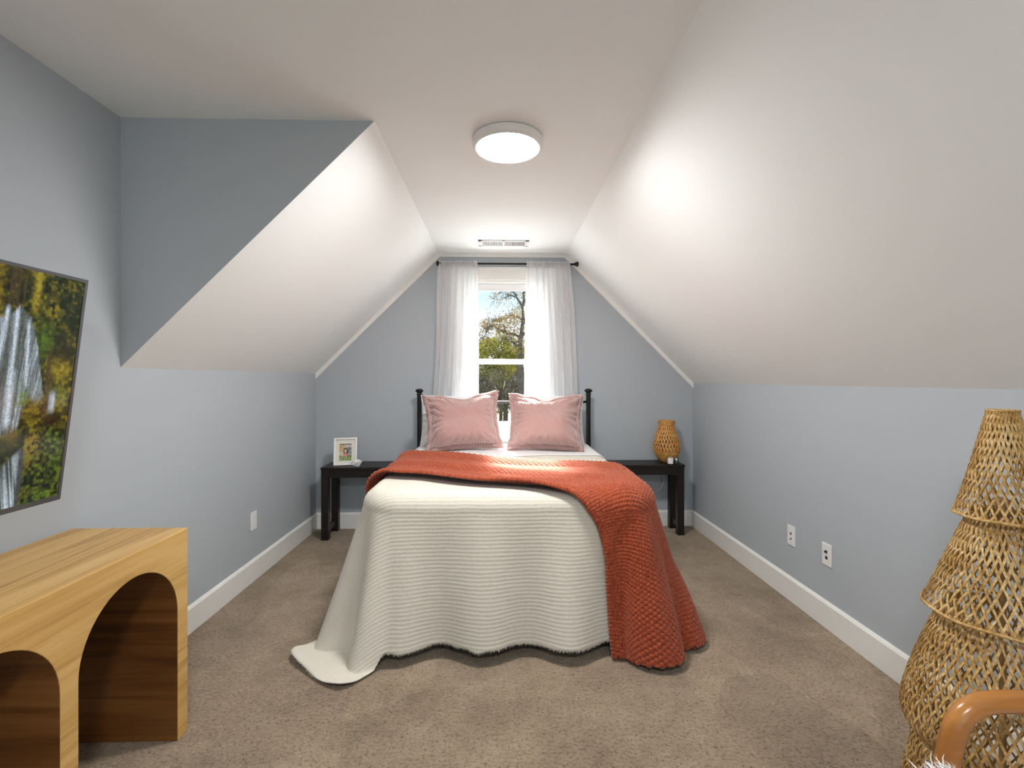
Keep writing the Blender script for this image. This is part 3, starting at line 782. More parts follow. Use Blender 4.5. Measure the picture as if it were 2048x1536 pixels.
# woven vase on the right table
VXc, VYc, VZ = 1.435, 4.075, .588
t = thing('woven_vase', 'honey coloured woven cane vase on the right bedside table', 'vase', (VXc, VYc, VZ))
m = MB(); m.lathe([(.044, VZ), (.052, VZ + .004), (.076, VZ + .032), (.096, VZ + .070), (.100, VZ + .078), (.094, VZ + .078), (.072, VZ + .036), (.04, VZ + .010)], VXc, VYc, 48); m.build('bowl_base', M['rattan2'], t, True)
weave('woven_body', [(.100, VZ + .078), (.109, VZ + .115), (.108, VZ + .150), (.096, VZ + .200), (.078, VZ + .250), (.066, VZ + .290), (.061, VZ + .318)], VXc, VYc, 26, .13, .0098, M['rattan2'], t, .003, 40, .003, .012, 4)
for z_, r_ in ((.082, .1015), (.108, .1085)): ring('band', r_, VZ + z_, .0035, VXc, VYc, M['rattan2'], t)
m = MB(); m.lathe([(.060, VZ + .312), (.0625, VZ + .325), (.0625, VZ + .345), (.066, VZ + .352), (.062, VZ + .356), (.056, VZ + .352), (.057, VZ + .325)], VXc, VYc, 40, None, False, False); m.build('neck', M['rattan2'], t, True)
ring('rim', .064, VZ + .354, .0045, VXc, VYc, M['rattan2'], t); ring('band', .0635, VZ + .322, .004, VXc, VYc, M['rattan2'], t)
for s in (-1, 1):
    m = MB(); m.tube([(VXc + s * (.060 + .016 * math.sin(a)), VYc, VZ + .338 + .016 * math.cos(a)) for a in np.linspace(0, PI, 12)], .003, 8); m.build('handle', M['rattan2'], t, True)

# candle jar with a white label
CXc, CYc = 1.43, 3.975
t = thing('candle_jar', 'small glass candle jar with a white label in front of the woven vase', 'candle', (CXc, CYc, .588))
m = MB(); m.lathe([(.026, .5885), (.0275, .592), (.0275, .655), (.026, .655), (.026, .594)], CXc, CYc, 32, None, True, False); m.build('jar', M['jar_glass'], t, True)
m = MB(); m.lathe([(.0252, .594), (.0252, .632)], CXc, CYc, 32); m.build('wax', plain('ivory_wax', (.74, .70, .62, 1), .4), t)
m = MB(); a = np.linspace(-PI / 2 - .95, -PI / 2 + .75, 14)
v = [(CXc + .0281 * math.cos(q), CYc + .0281 * math.sin(q), .5955) for q in a] + [(CXc + .0281 * math.cos(q), CYc + .0281 * math.sin(q), .645) for q in a]
m.add(v, [(i, i + 1, 15 + i, 14 + i) for i in range(13)]); lb = m.build('label', M['white_plastic'], t); lb.modifiers.new('thick', 'SOLIDIFY').thickness = .0005
CX2 = 1.487
t = thing('glass_votive', 'short dark glass votive beside the candle jar on the right table', 'candle holder', (CX2, 3.99, .588))
m = MB(); m.lathe([(.02, .5885), (.024, .592), (.026, .648), (.0245, .648), (.022, .596)], CX2, 3.99, 28, None, True, False); m.build('cup', glass('smoky_glass', .25), t, True)
m = MB(); m.lathe([(.0205, .595), (.021, .615)], CX2, 3.99, 28); m.build('wax', plain('dark_wax', (.03, .03, .035, 1), .4), t)

# thin white cable behind the right table
p = catmull([(1.445, 4.206, .56), (1.452, 4.208, .50), (1.450, 4.20, .40), (1.425, 4.19, .34), (1.39, 4.20, .31)], 24)
o = MB().tube(p.tolist(), .0028, 6).build('power_cable', M['white_plastic'], None, True); tag(o, 'thin white cable hanging behind the right bedside table', 'cable')

# ------------------------------------------------------------------ wall plates
def plate(name, label, cat, xw, s, y, z, kind, group=None):
    """s: +1 plate faces +x"""
    t = thing(name, label, cat, (xw, y, z), group)
    m = MB(); m.box(min(xw, xw + s * .006), max(xw, xw + s * .006), y - .036, y + .036, z - .058, z + .058, .002); m.build('plate', M['white_plastic'], t)
    xf = xw + s * .006
    def bx(nm, ya, yb, za, zb, d, mat, bev=0): MB().box(min(xf, xf + s * d), max(xf, xf + s * d), ya, yb, za, zb, bev).build(nm, mat, t)
    if kind == 'outlet':
        for dz in (-.020, .020):
            bx('receptacle', y - .016, y + .016, z + dz - .014, z + dz + .014, .002, M['white_plastic'], .001)
            m = MB()
            for q in (-.006, .006): m.box(min(xf, xf + s * .0025), max(xf, xf + s * .0025), y + q - .0012, y + q + .0012, z + dz - .002, z + dz + .007)
            m.box(min(xf, xf + s * .0025), max(xf, xf + s * .0025), y - .0025, y + .0025, z + dz - .010, z + dz - .005)
            m.build('slot', M['dark_slot'], t)
    elif kind == 'decora':
        bx('insert', y - .0165, y + .0165, z - .033, z + .033, .0025, M['white_plastic'], .001)
    elif kind == 'media':
        Mx = Matrix.Translation((xf, y, z + .016)) @ Matrix.Rotation(s * PI / 2, 4, 'Y')
        MB().lathe([(.007, 0), (.007, .006), (.005, .010), (.002, .010)], 0, 0, 16, Mx).build('coax_jack', M['dark_slot'], t)
        bx('cable_jack', y - .008, y + .008, z - .024, z - .008, .0015, M['dark_slot'])
    else:
        bx('jack', y - .006, y + .006, z + .006, z + .018, .0015, M['dark_slot']); bx('jack', y - .005, y + .005, z - .024, z - .014, .0015, M['dark_slot'])
    for dz in (-.048, .048): bx('screw', y - .0025, y + .0025, z + dz - .0025, z + dz + .0025, .001, M['lamp_body'])
plate('wall_outlet', 'plain white wall plate low on the left wall', 'outlet', XL, 1, 3.15, .384, 'decora')
plate('wall_outlet', 'white outlet plate on the right wall, the farther of two plates', 'outlet', XR, -1, 2.775, .380, 'data', 'white plates on the right wall')
plate('wall_jack_plate', 'white media jack plate on the right wall, the nearer of two plates', 'jack plate', XR, -1, 2.468, .380, 'media', 'white plates on the right wall')

# ------------------------------------------------------------------ television on its wall bracket
TVY1, TVW, TVH = 1.600, 1.235, .715
top = Vector((-1.340, 0, 1.622)); bot = Vector((-1.430, 0, .910)); upv = (top - bot).normalized(); nrm = Vector((upv.z, 0, -upv.x))   # nrm faces the room
t = thing('television', 'flat screen television showing a waterfall, tilted on the left wall', 'television', (-1.45, TVY1 - TVW / 2, 1.26))
def tvp(u, v, d): return (Vector((bot.x, TVY1 - u, bot.z)) + upv * v + nrm * d)[:]     # u from the right end, v up, d out of the screen
def tvbox(m, u0, u1, v0, v1, d0, d1):
    vs = [tvp(u, v, d) for d in (d0, d1) for v in (v0, v1) for u in (u0, u1)]
    return m.add(vs, [(0, 1, 3, 2), (4, 6, 7, 5), (0, 4, 5, 1), (2, 3, 7, 6), (0, 2, 6, 4), (1, 5, 7, 3)])
Hh = (top - bot).length
m = MB(); tvbox(m, 0, .010, 0, Hh, -.03, .004); tvbox(m, TVW - .010, TVW, 0, Hh, -.03, .004); tvbox(m, .010, TVW - .010, Hh - .010, Hh, -.03, .004); tvbox(m, .010, TVW - .010, 0, .016, -.03, .004)
m.build('bezel', plain('dark_grey_bezel', (.13, .13, .14, 1), .3, .6), t)
m = MB(); tvbox(m, .004, TVW - .004, .004, Hh - .004, -.034, -.004); tvbox(m, .18, TVW - .18, .03, .42, -.075, -.034); m.build('back_shell', plain('black_plastic', (.015, .015, .016, 1), .5), t)
m = MB(); tvbox(m, .325, .352, .004, .010, .0042, .0052); m.build('badge', plain('silver_badge', (.6, .6, .6, 1), .3, .5), t)
# the picture
sw, sh = TVW - .020, Hh - .026
nu, nv = 486, 276
us = np.linspace(0, sw, nu); vs = np.linspace(0, 1, nv); UU, VV = np.meshgrid(us, vs)
def tv_picture(u, v):
    """u metres from the right end of the screen, v 0 bottom .. 1 top"""
    n1 = fbm(u * 26, v * 18, 31, 5); n2 = fbm(u * 95, v * 68, 41, 4); n3 = vnoise(u * 330, v * 230, 47)
    col = np.zeros(u.shape + (3,))
    def mix(k, c):
        nonlocal col
        k = np.clip(k, 0, 1)[..., None]; col = col * (1 - k) + np.asarray(c) * k
    def g(cu, cv, su, sv, p=2): return np.exp(-(np.abs((u - cu) / su)**p) - (np.abs((v - cv) / sv)**p))
    # dark wooded slope with moss and ochre foliage
    col[:] = (.020, .026, .006)
    mix((n1 + .5 * n2 + .05) * 1.3, (.065, .065, .008)); mix((n2 - .05) * 2.2, (.060, .085, .010)); mix((n2 * 1.2 + n1 * .6 - .22) * 3, (.20, .145, .010)); mix((-n2 * 1.2 - n1 - .16) * 3, (.005, .008, .003))
    mix(np.clip((u - .235) / .03, 0, 1) * np.clip((v - .80) / .06, 0, 1) * (.7 + n2), (.34, .23, .012))
    mix(np.exp(-((u - .150) / .012)**2) * np.clip((v - .80) / .05, 0, 1) * (.8 + n2), (.32, .25, .02))
    mix(np.clip(1 - np.abs(u - .20) / .035, 0, 1) * np.clip((v - .82) / .05, 0, 1) * .75, (.012, .020, .006))
    for c_, w_ in ((.187, .003), (.205, .004), (.216, .003), (.226, .004)): mix(np.exp(-((u - c_) / w_)**2) * (v > .84) * .8, (.075, .040, .020))
    mix(g(.03, .80, .05, .18) * .6, (.016, .028, .008)); mix(g(.045, .66, .04, .05) * (.55 + n2), (.012, .018, .006))
    mix(g(.110, .71, .030, .075) * (.75 + n2), (.075, .14, .015)); mix(g(.048, .58, .030, .045) * (.9 + n2), (.30, .23, .015)); mix(g(.050, .46, .032, .06) * (.8 + n2), (.16, .165, .014))
    mix(g(.10, .86, .03, .06) * (.4 + n2), (.26, .20, .014))
    # trunk and the hollow under its roots
    mix(np.exp(-((u - (.082 + .05 * np.maximum(v - .5, 0))) / .0065)**4) * np.clip((.72 - v) / .1, 0, 1) * np.clip((v - .35) / .04, 0, 1) * .9, np.stack([.075 + .05 * n3, .042 + .03 * n3, .018 + 0 * n3], -1))
    # main fall
    ur = np.interp(v, [.30, .47, .65, .74, .814, .86], [.150, .090, .120, .138, .157, .200])
    vtop = .865 - .05 * np.abs(np.sin(u * 46 + .6)) - np.clip(u - .225, 0, 1) * 1.6
    vbot = np.interp(u, [.085, .100, .140, .158, .175, .21], [.46, .40, .46, .33, .295, .31])
    inside = np.clip((u - ur) / .006, 0, 1) * np.clip((vtop - v) / .015, 0, 1) * np.clip((v - vbot) / .03, 0, 1)
    mix(inside * .9, np.stack([.050 + .03 * n2, .062 + .03 * n2, .040 + .02 * n2], -1))
    warp = u + .085 * (v - .84) * np.clip((u - .20) / .06, -1, 1) * -1 + .003 * vnoise(u * 60, v * 20, 7)
    st = .5 + .5 * vnoise(warp * 120, v * 2.6, 55); st2 = .5 + .5 * vnoise(warp * 420, v * 7, 57)
    wat = np.clip((st - .40) * 1.5, 0, 1) * (.35 + .65 * st2) + .18 * st2 + .35 * np.clip((.52 - np.abs(u - .11) * 9 - np.abs(v - .55) * 2.5), 0, 1) * st2
    wc = np.stack([.36 + .34 * st2, .44 + .36 * st2, .55 + .36 * st2], -1)
    k = np.clip(inside * wat, 0, 1)[..., None]; col = col * (1 - k) + wc * k
    for c0, c1, wd, va, vb in ((.198, .196, .0055, .56, .84), (.196, .192, .010, .33, .60), (.226, .240, .006, .55, .85), (.165, .150, .005, .50, .80), (.235, .215, .008, .30, .50)):
        f = np.clip((vb - v) / (vb - va), 0, 1); k = np.exp(-((u - (c0 + (c1 - c0) * f)) / wd)**2) * np.clip((v - va) / .03, 0, 1) * np.clip((vb - v) / .03, 0, 1) * (.45 + .55 * st2)
        k = np.clip(k, 0, 1)[..., None]; col = col * (1 - k) + np.array([.66, .74, .84]) * k
    mix(g(.062, .44, .010, .045, 4) * (.55 + .5 * st2), (.50, .54, .66))
    mix(g(.055, .335, .028, .05) * 1.2, (.006, .005, .003))
    # mossy rocks at the foot
    mix(g(.125, .415, .030, .055) * (1.0 + n2), np.stack([.13 + .12 * n2, .10 + .09 * n2, .010 + 0 * n2], -1)); mix(g(.155, .47, .020, .045) * (.8 + 1.2 * n2), (.075, .17, .015))
    mix(g(.175, .305, .016, .035) * (1.1 + n2), (.14, .085, .012)); mix(g(.215, .275, .05, .030) * (.9 + n2), (.030, .026, .010)); mix(g(.235, .24, .02, .05) * (1 + n2), (.12, .125, .012))
    lowr = np.clip((.335 - v - .2 * (u - .12)) / .03, 0, 1) * np.clip((.140 - u) / .012, 0, 1)
    mix(lowr * .85, np.stack([.040 + .06 * n1 + .05 * n2, .050 + .05 * n1 + .06 * n2, .006 + 0 * n1], -1)); mix(lowr * g(.115, .26, .03, .09) * (n2 + .5) * 1.6, (.27, .165, .012)); mix(lowr * np.clip(n2 - .12, 0, 1) * 3, (.09, .15, .012)); mix(lowr * np.clip(-n2 - .10, 0, 1) * 3.5, (.004, .007, .003))
    # lower cascade
    w2 = np.clip((.255 - v - 1.2 * (u - .139)) / .02, 0, 1) * np.clip((u - .138) / .006, 0, 1)
    s3 = .5 + .5 * vnoise((u - .12 * v) * 230, v * 5, 66); mix(w2 * .92, (.040, .052, .046)); k = np.clip(w2 * (s3 * 1.7 - .55), 0, 1)[..., None]; col = col * (1 - k) + np.array([.52, .60, .66]) * k
    mix(np.exp(-((u - .134) / .006)**2) * (v < .24) * .9, (.055, .058, .085))
    col = col * (1 + .35 * n3[..., None])
    return np.clip(col, .002, 1)
cols = tv_picture(UU, VV).reshape(-1, 3)
V = [tvp(.010 + a_, .016 + b_ * sh, .0015) for a_, b_ in zip(UU.ravel(), VV.ravel())]
o = obj('screen', V, grid_faces(nu, nv), color_mat('lit_television_picture', .12, .42), t); set_colors(o, cols)
m = MB(); m.box(XL + .0005, XL + .02, TVY1 - TVW / 2 - .22, TVY1 - TVW / 2 + .22, 1.12, 1.42, .002)
for dy in (-.12, .12):
    m.add([(XL + .02, TVY1 - TVW / 2 + dy + q, z_) for q in (-.015, .015) for z_ in (1.18, 1.36)] + [tvp(TVW / 2 - dy - q, v_, -.074) for q in (-.015, .015) for v_ in (.27, .43)], [(0, 1, 3, 2), (4, 6, 7, 5), (0, 4, 5, 1), (2, 3, 7, 6), (0, 2, 6, 4), (1, 5, 7, 3)])
m.build('wall_bracket', M['black_metal'], t)

# ------------------------------------------------------------------ arched console table
KX0, KX1, KY1, KZ = -1.572, -1.153, 1.812, .750
PW, AW, SPR = .057, .405, .468
def console():
    n = 28; v = []; f = []
    y = KY1; outline = [(KY1, 0)]
    arches = []
    y = KY1 - PW
    for k in range(3):
        ya, yb = y, y - AW; c = (ya + yb) / 2; r = AW / 2
        arc = [(ya, 0)] + [(c + r * math.cos(a), SPR + r * math.sin(a)) for a in np.linspace(0, PI, n)] + [(yb, 0)]
        arches.append(arc); y = yb - PW
    yend = y
    # side profile polygon as columns of quads: pillars and crowns
    m = MB(); quads = []
    def quad(p): m.prism(p, 'x', KX0, KX1)
    outl = [(KY1, KZ), (yend, KZ), (yend, 0)]
    for arc in arches[::-1]: outl += arc[::-1]
    outl += [(KY1, 0)]
    bm = bmesh.new()
    vs = [bm.verts.new((KX0, p[0], p[1])) for p in outl]
    fa = bm.faces.new(vs)
    r = bmesh.ops.extrude_face_region(bm, geom=[fa])
    for el in r['geom']:
        if isinstance(el, bmesh.types.BMVert): el.co.x = KX1
    bmesh.ops.recalc_face_normals(bm, faces=bm.faces[:])
    ed = [e for e in bm.edges if len(e.link_faces) == 2 and e.calc_face_angle() > .6]
    bmesh.ops.bevel(bm, geom=ed, offset=.003, segments=2, affect='EDGES', profile=.5)
    bmesh.ops.triangulate(bm, faces=[q for q in bm.faces if len(q.verts) > 4])
    me = bpy.data.meshes.new('arched_console_table'); 
    for q in bm.verts: q.co -= Vector((KX0, yend, 0))
    bm.to_mesh(me); bm.free(); me.materials.append(M['oak']); me.materials.append(M['oak_cross_shaded'])
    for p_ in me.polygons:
        if abs(p_.normal.x) < .5 and p_.normal.z < .5: p_.material_index = 1  # arch insides and ends take the oak with shade in its colour
    o = bpy.data.objects.new('arched_console_table', me); C.objects.link(o); o.location = (KX0, yend, 0)
    return tag(o, 'honey oak console table with arched openings below the television', 'console table')
console()

# ------------------------------------------------------------------ tiered woven lamp
BXc, BYc = 1.381, 1.28
t = thing('woven_floor_lamp', 'tall tiered floor lamp of golden woven cane by the right wall', 'floor lamp', (BXc, BYc, 0))
weave('top_tier', [(.032, 1.212), (.050, 1.13), (.068, 1.05), (.088, .97), (.101, .925)], BXc, BYc, 32, .20, .0050, M['rattan'], t, .0017, 60, .0018, .014, 1)
ring('top_rim', .033, 1.213, .0035, BXc, BYc, M['rattan'], t); ring('tier_rim', .1015, .924, .0042, BXc, BYc, M['rattan'], t, 72, .001)
weave('middle_tier', [(.066, .932), (.098, .85), (.130, .76), (.155, .69), (.168, .657)], BXc, BYc, 46, .125, .0054, M['rattan'], t, .0020, 60, .0018, .012, 2)
ring('tier_rim', .169, .656, .0045, BXc, BYc, M['rattan'], t, 80, .0015)
weave('bottom_tier', [(.125, .662), (.155, .58), (.185, .49), (.207, .41), (.219, .345), (.212, .31), (.190, .283)], BXc, BYc, 60, .13, .0056, M['rattan'], t, .0020, 64, .0018, .010, 3)
ring('tier_rim', .190, .282, .0045, BXc, BYc, M['rattan'], t, 80)
weave('base_basket', [(.188, .280), (.200, .20), (.213, .12), (.214, .06), (.206, .010)], BXc, BYc, 56, .10, .0056, M['rattan'], t, .0020, 50, .0018, .010, 5)
ring('tier_rim', .206, .009, .007, BXc, BYc, M['rattan'], t, 80)
m = MB(); m.lathe([(.11, .002), (.11, .02), (.008, .028), (.008, .92), (.016, .925), (.016, .97), (.006, .975)], BXc, BYc, 32); m.build('lamp_stand', plain('tan_cane_pole', (.36, .22, .09, 1), .5), t, True)

# ------------------------------------------------------------------ bentwood armchair with a sheepskin, cut by the frame's corner
t = thing('wooden_armchair', 'orange bentwood armchair in front of the woven floor lamp', 'chair', (1.17, .72, 0))
for yy in (1.02, .49):
    p = catmull([(.955, yy, 0), (.962, yy, .22), (.972, yy, .42), (.986, yy, .51), (1.008, yy, .563), (1.05, yy, .590), (1.12, yy, .594), (1.22, yy, .588), (1.33, yy, .575), (1.40, yy, .55), (1.43, yy, .45), (1.45, yy, .22), (1.47, yy, 0)], 70)
    MB().tube(p.tolist(), .0225, 16).build('arm', M['bentwood'], t, True)
m = MB(); m.box(.80, 1.43, .512, .998, .385, .42, .012); m.build('seat', M['bentwood'], t)
m = MB(); m.box(1.405, 1.43, .512, .998, .42, .86, .01, None); m.build('backrest', M['bentwood'], t)
def fur():
    def SQ(a, c):      # round disc -> rounded square
        return 1 / np.maximum((np.abs(a)**5 + np.abs(c)**5)**.2 / np.maximum(np.hypot(a, c), 1e-6), 1e-6)
    m = MB(); nxx, nyy = 40, 40
    gx, gy = np.meshgrid(np.linspace(-1, 1, nxx), np.linspace(-1, 1, nyy))
    sq = np.maximum(np.abs(gx), np.abs(gy)); r = np.hypot(gx, gy); k = sq / np.maximum(r, 1e-6); k = np.where(r < 1e-6, 1, k)
    dx, dy = gx * k, gy * k
    X = 1.078 + .275 * dx * SQ(dx, dy); Y = .755 + .236 * dy * SQ(dx, dy); Z = .422 + (.030 + .138 * np.exp(-((X - .858) / .048)**2)) * np.clip(1 - np.hypot(dx, dy)**7, 0, 1) + .008 * vnoise(gx * 5, gy * 5, 4)
    P = np.stack([X, Y, Z], -1).reshape(-1, 3)
    Pb = P.copy(); Pb[:, 2] = .4215
    fa = grid_faces(nxx, nyy)
    m.add(P.tolist(), fa); m.add(Pb.tolist(), [q[::-1] for q in fa])
    o = m.build('sheepskin', M['sheet'], None, True)
    f = MB()
    for q in range(7000):
        a = random.random() * 2 * PI; rad = math.sqrt(random.random())
        dx_, dy_ = rad * math.cos(a), rad * math.sin(a)
        q_ = float(SQ(dx_, dy_)); p0 = np.array([1.112 + .275 * dx_ * q_, .755 + .236 * dy_ * q_, .420])
        p0[0] += 1.078 - 1.112; p0[2] += (.030 + .138 * math.exp(-((p0[0] - .858) / .048)**2)) * max(0, 1 - rad**7)
        d = np.array([dx_ * .6 + random.gauss(0, .35), dy_ * .6 + random.gauss(0, .35), 1.0 - .55 * rad]); d /= np.linalg.norm(d)
        L = random.uniform(.018, .036); side = np.cross(d, [random.random() - .5, random.random() - .5, .2]); side /= np.linalg.norm(side) + 1e-9
        md = p0 + d * L * .6; tp = p0 + d * L + np.array([random.gauss(0, .004), random.gauss(0, .004), -.003])
        f.add([p0 - side * .0016, p0 + side * .0016, md + side * .0012, md - side * .0012, tp], [(0, 1, 2, 3), (3, 2, 4)])
    f.build('wool', cloth('white_fleece', (.86, .85, .83, 1), .4), o)['kind'] = 'stuff'
    return tag(o, 'fluffy white sheepskin on the wooden armchair seat', 'sheepskin')
fur()

# ------------------------------------------------------------------ outdoors beyond the window
M['bark'] = plain('grey_brown_bark', (.075, .060, .046, 1), .9, 0, .2, .35, 8)
def leafmat(name, a, b):
    t_ = NT(name).base(a, .9, 0, 0); v = t_.coord('Object'); f = t_.noise(v, 1.7, 4)
    t_.l(t_.ramp(f, [(.35, a), (.65, b)]), t_.b.inputs['Base Color'])
    return t_.m
M['leaf_brown'] = leafmat('autumn_leaves', (.17, .12, .045, 1), (.44, .30, .13, 1))
M['leaf_green'] = leafmat('yellow_green_leaves', (.14, .14, .025, 1), (.36, .31, .07, 1))
M['leaf_dark'] = leafmat('brown_winter_brush', (.05, .043, .028, 1), (.20, .165, .105, 1))
M['ground'] = plain('dry_grass_ground', (.14, .13, .07, 1), .95, 0, .1, .4, .8)
struct('ground', *(lambda m: (m.v, m.f))(MB().box(-40, 40, 5.2, 70, -3.4, -3.2)), M['ground'])
b = MB(); b.prism([(4.40, .42), (9.2, .10), (9.2, .02), (4.40, .34)], 'x', -4.5, 4.5); b.build('bounce_slab', plain('white_bounce_surface', (.80, .80, .79, 1), .8), kind='structure')  # unseen pale slab added outside to bounce sunlight up onto the ceiling
def leaves(m, c, r, n, size, flat=1.0):
    for _ in range(n):
        while True:
            d = Vector((random.uniform(-1, 1), random.uniform(-1, 1), random.uniform(-1, 1)))
            if d.length < 1: break
        p = Vector(c) + Vector((d.x * r[0], d.y * r[1], d.z * r[2]))
        a = Vector((random.gauss(0, 1), random.gauss(0, 1), random.gauss(0, 1))).normalized(); b_ = a.orthogonal().normalized(); s = size * random.uniform(.6, 1.3)
        m.add([p - a * s, p + b_ * s * .5, p + a * s, p - b_ * s * .5], [(0, 1, 2, 3)])
def wp(px, py, y):     # a measured direction turned into a point at distance y
    th_ = math.atan(26 / 960); a = (px - 1024) / 960; r = (math.sin(th_) + a * math.cos(th_), math.cos(th_) - a * math.sin(th_), (758 - py) / 960)
    k = y / r[1]; return Vector((r[0] * k, y, 1.30 + r[2] * k))
TY = 14.0
t = thing('oak_tree', 'tall half bare tree with brown leaves seen at the right of the window', 'tree', (wp(1040, 800, TY).x, TY, -3.2))
m = MB(); tw = MB(); lf = MB()
base = wp(1041, 800, TY); base.z = -3.2
trunk = [base, wp(1042, 770, TY), wp(1040, 712, TY), wp(1042, 672, TY), wp(1046, 640, TY), wp(1044, 614, TY), wp(1034, 596, TY), wp(1027, 584, TY), wp(1012, 578, TY - .3), wp(996, 588, TY - .5)]
m.tube(catmull(trunk, 60).tolist(), np.interp(np.linspace(0, 1, 60), [0, .5, .62, .72, .85, 1], [.19, .125, .09, .06, .035, .012]).tolist(), 10)
limbs = [([(1044, 614), (1048, 602), (1047, 588), (1050, 572), (1058, 560)], .045, 0), ([(1042, 676), (1030, 668), (1012, 664), (998, 656), (984, 648), (968, 654)], .045, .6),
         ([(1040, 700), (1032, 690), (1022, 684), (1012, 680)], .05, -.3), ([(1046, 640), (1036, 634), (1026, 628), (1014, 632)], .03, .5), ([(1046, 645), (1060, 632), (1078, 626), (1095, 600)], .06, .4),
         ([(984, 648), (974, 662), (966, 678)], .018, .2), ([(1012, 664), (1000, 640), (985, 640)], .02, .4), ([(1034, 596), (1020, 590), (1004, 598), (986, 596)], .018, .2), ([(1042, 672), (1062, 660), (1090, 664)], .05, .3), ([(1027, 584), (1030, 574), (1022, 566)], .018, 0)]
for pts, r0, dy in limbs:
    q = [wp(a, b_, TY) + Vector((0, dy * i / len(pts), 0)) for i, (a, b_) in enumerate(pts)]
    c = catmull([p[:] for p in q], 18); m.tube(c.tolist(), np.linspace(r0, r0 * .25, 18).tolist(), 7)
    for i in range(3, 18):
        for _ in range(3):
            a = Vector(c[i]); d = Vector((random.gauss(0, 1), random.gauss(0, 1), random.gauss(.1, .8))).normalized() * random.uniform(.12, .42)
            md = a + d * .5 + Vector((random.gauss(0, .03), 0, random.gauss(0, .03))); tw.tube([a[:], md[:], (a + d)[:]], [.008, .006, .003], 4, False)
            leaves(lf, a + d, (.10, .10, .09), 7 if r0 > .025 else 5, .026)
for (a, b_, rx, rz, n_) in ((1020, 640, .33, .20, 380), (1000, 648, .30, .2, 260), (975, 646, .26, .13, 200), (1036, 622, .18, .16, 160), (968, 655, .18, .2, 110), (1030, 655, .2, .15, 150), (1010, 583, .34, .1, 90), (990, 590, .2, .12, 60), (1070, 640, .5, .4, 400), (1085, 600, .4, .4, 300)):
    leaves(lf, wp(a, b_, TY + random.uniform(-.4, .4)), (rx, .5, rz), int(n_ * .9), .028)
m.build('trunk', M['bark'], t, True); tw.build('twigs', M['bark'], t); lf.build('foliage', M['leaf_brown'], t)
def bush(name, label, px, py, y, rx, rz, mat, n, size, grp=None):
    c = wp(px, py, y); t = thing(name, label, 'tree', (c.x, y, -3.2), grp)
    m = MB(); m.tube([(c.x, y, -3.2), (c.x + .1, y, c.z - rz * .3)], [.14, .07], 8)
    for k in range(7):
        a = random.random() * 2 * PI; m.tube([(c.x + .05, y, c.z - rz * .8), (c.x + rx * .4 * math.cos(a), y + rx * .4 * math.sin(a), c.z - rz * .1), (c.x + rx * .75 * math.cos(a), y + rx * .7 * math.sin(a), c.z + rz * random.uniform(.2, .7))], [.06, .04, .015], 6)
    m.build('trunk', M['bark'], t, True)
    f = MB()
    for k in range(16):
        d = Vector((random.gauss(0, .42), random.gauss(0, .42), random.gauss(0, .40))); 
        if d.length > .82: d = d.normalized() * .82
        leaves(f, (c.x + d.x * rx, y + d.y * rx, c.z + d.z * rz), (rx * .42, rx * .42, rz * .36), n // 16, size)
    f.build('foliage', mat, t)
bush('leafy_tree', 'yellow green leafy tree behind the half bare tree, on the left of the window', 985, 716, 21, 1.15, 1.2, M['leaf_green'], 7500, .055)
bush('leafy_tree', 'yellow green tree low behind the trunk of the half bare tree', 1032, 716, 24, 1.0, .75, M['leaf_green'], 3600, .050)
bush('leafy_tree', 'green tree outside hidden behind the left sheer curtain', 925, 700, 23, 1.3, 1.5, M['leaf_green'], 3600, .055)
bush('leafy_tree', 'olive tree outside hidden behind the right sheer curtain', 1090, 690, 22, 1.3, 1.6, M['leaf_brown'], 3600, .055)
for i, (px, py, y, rx, rz, lab) in enumerate(((960, 785, 17, .95, .85, 'brown bare brush low outside the window on the left'), (1006, 782, 16, .8, .8, 'grey brown bare brush low in the middle of the window'), (1050, 786, 17.5, .95, .9, 'brown bare brush at the foot of the half bare tree'),
        (930, 760, 28, 2.0, 1.4, 'far brown woodland tree at the left of the view'), (1000, 756, 29, 2.0, 1.3, 'far brown woodland tree in the middle of the view'), (1075, 756, 28, 2.0, 1.5, 'far brown woodland tree at the right of the view'))):
    bush('bare_brush', lab, px, py, y, rx, rz, M['leaf_dark'], 4200, .034 if y < 20 else .06, 'brown brush beyond the window')

# ------------------------------------------------------------------ sky, sun, camera
w = bpy.data.worlds.new('sky'); S.world = w; w.use_nodes = True; nt = w.node_tree
bg = nt.nodes['Background']; tc = nt.nodes.new('ShaderNodeTexCoord'); sp = nt.nodes.new('ShaderNodeSeparateXYZ'); nt.links.new(tc.outputs['Generated'], sp.inputs[0])
rp = nt.nodes.new('ShaderNodeValToRGB'); e = rp.color_ramp.elements; e[0].position = .0; e[0].color = (.97, .98, 1, 1); e[1].position = .30; e[1].color = (.36, .62, .95, 1)
e.new(.10).color = (.90, .96, 1, 1); e.new(.17).color = (.56, .79, 1, 1)
nz = nt.nodes.new('ShaderNodeTexNoise'); nz.inputs['Scale'].default_value = 5; nz.inputs['Detail'].default_value = 5
mp = nt.nodes.new('ShaderNodeMapping'); mp.inputs['Scale'].default_value = (1, 1, 3.5); nt.links.new(tc.outputs['Generated'], mp.inputs[0]); nt.links.new(mp.outputs[0], nz.inputs['Vector'])
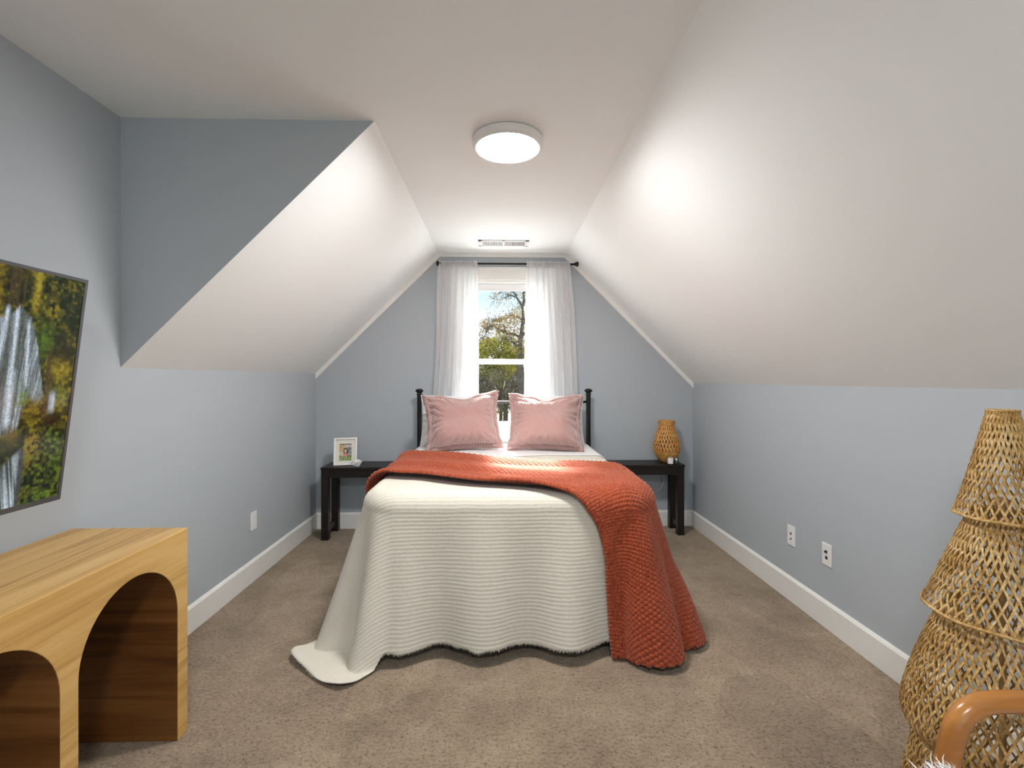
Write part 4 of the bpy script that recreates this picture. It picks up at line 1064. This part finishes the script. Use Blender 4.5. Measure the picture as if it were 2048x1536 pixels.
cr = nt.nodes.new('ShaderNodeValToRGB'); cr.color_ramp.elements[0].position = .52; cr.color_ramp.elements[1].position = .75; cr.color_ramp.elements[1].color = (.7, .7, .7, 1)
mx = nt.nodes.new('ShaderNodeMixRGB'); mx.inputs[2].default_value = (1, 1, 1, 1)
nt.links.new(sp.outputs[2], rp.inputs[0]); nt.links.new(nz.outputs['Fac'], cr.inputs[0]); nt.links.new(cr.outputs[0], mx.inputs[0]); nt.links.new(rp.outputs[0], mx.inputs[1]); cl = nt.nodes.new('ShaderNodeMapRange'); cl.inputs['From Min'].default_value = .1; cl.inputs['From Max'].default_value = -.7; cl.inputs['To Min'].default_value = 1.0; cl.inputs['To Max'].default_value = 1.6
nt.links.new(sp.outputs[1], cl.inputs[0])
bright = nt.nodes.new('ShaderNodeVectorMath'); bright.operation = 'SCALE'; nt.links.new(mx.outputs[0], bright.inputs[0]); nt.links.new(cl.outputs[0], bright.inputs['Scale'])
nt.links.new(bright.outputs[0], bg.inputs[0])
bg.inputs[1].default_value = 0.62
sun = bpy.data.lights.new('sun', 'SUN'); sun.energy = 19.0; sun.angle = math.radians(5); sun.color = (1, .96, .9)
so = bpy.data.objects.new('sun', sun); C.objects.link(so)
d = Vector((.12, -1.0, -.80)); so.rotation_euler = d.to_track_quat('-Z', 'Y').to_euler()

cam = bpy.data.cameras.new('camera'); co = bpy.data.objects.new('camera', cam); C.objects.link(co)
cam.sensor_width = 36; cam.lens = 960 / 2048 * 36; cam.clip_start = .05; cam.clip_end = 200
co.location = (0, 0, 1.30); co.rotation_euler = (PI / 2, 0, -math.atan(26 / 960)); cam.shift_y = -10 / 2048
S.camera = co
S.view_settings.view_transform = 'Standard'; S.view_settings.look = 'None'; S.view_settings.gamma = 1; S.view_settings.use_curve_mapping = False
S.view_settings.exposure = 1.24
S.cycles.use_denoising = True
S.cycles.max_bounces = 12; S.cycles.diffuse_bounces = 6; S.cycles.transparent_max_bounces = 16
S.cycles.sample_clamp_indirect = 6
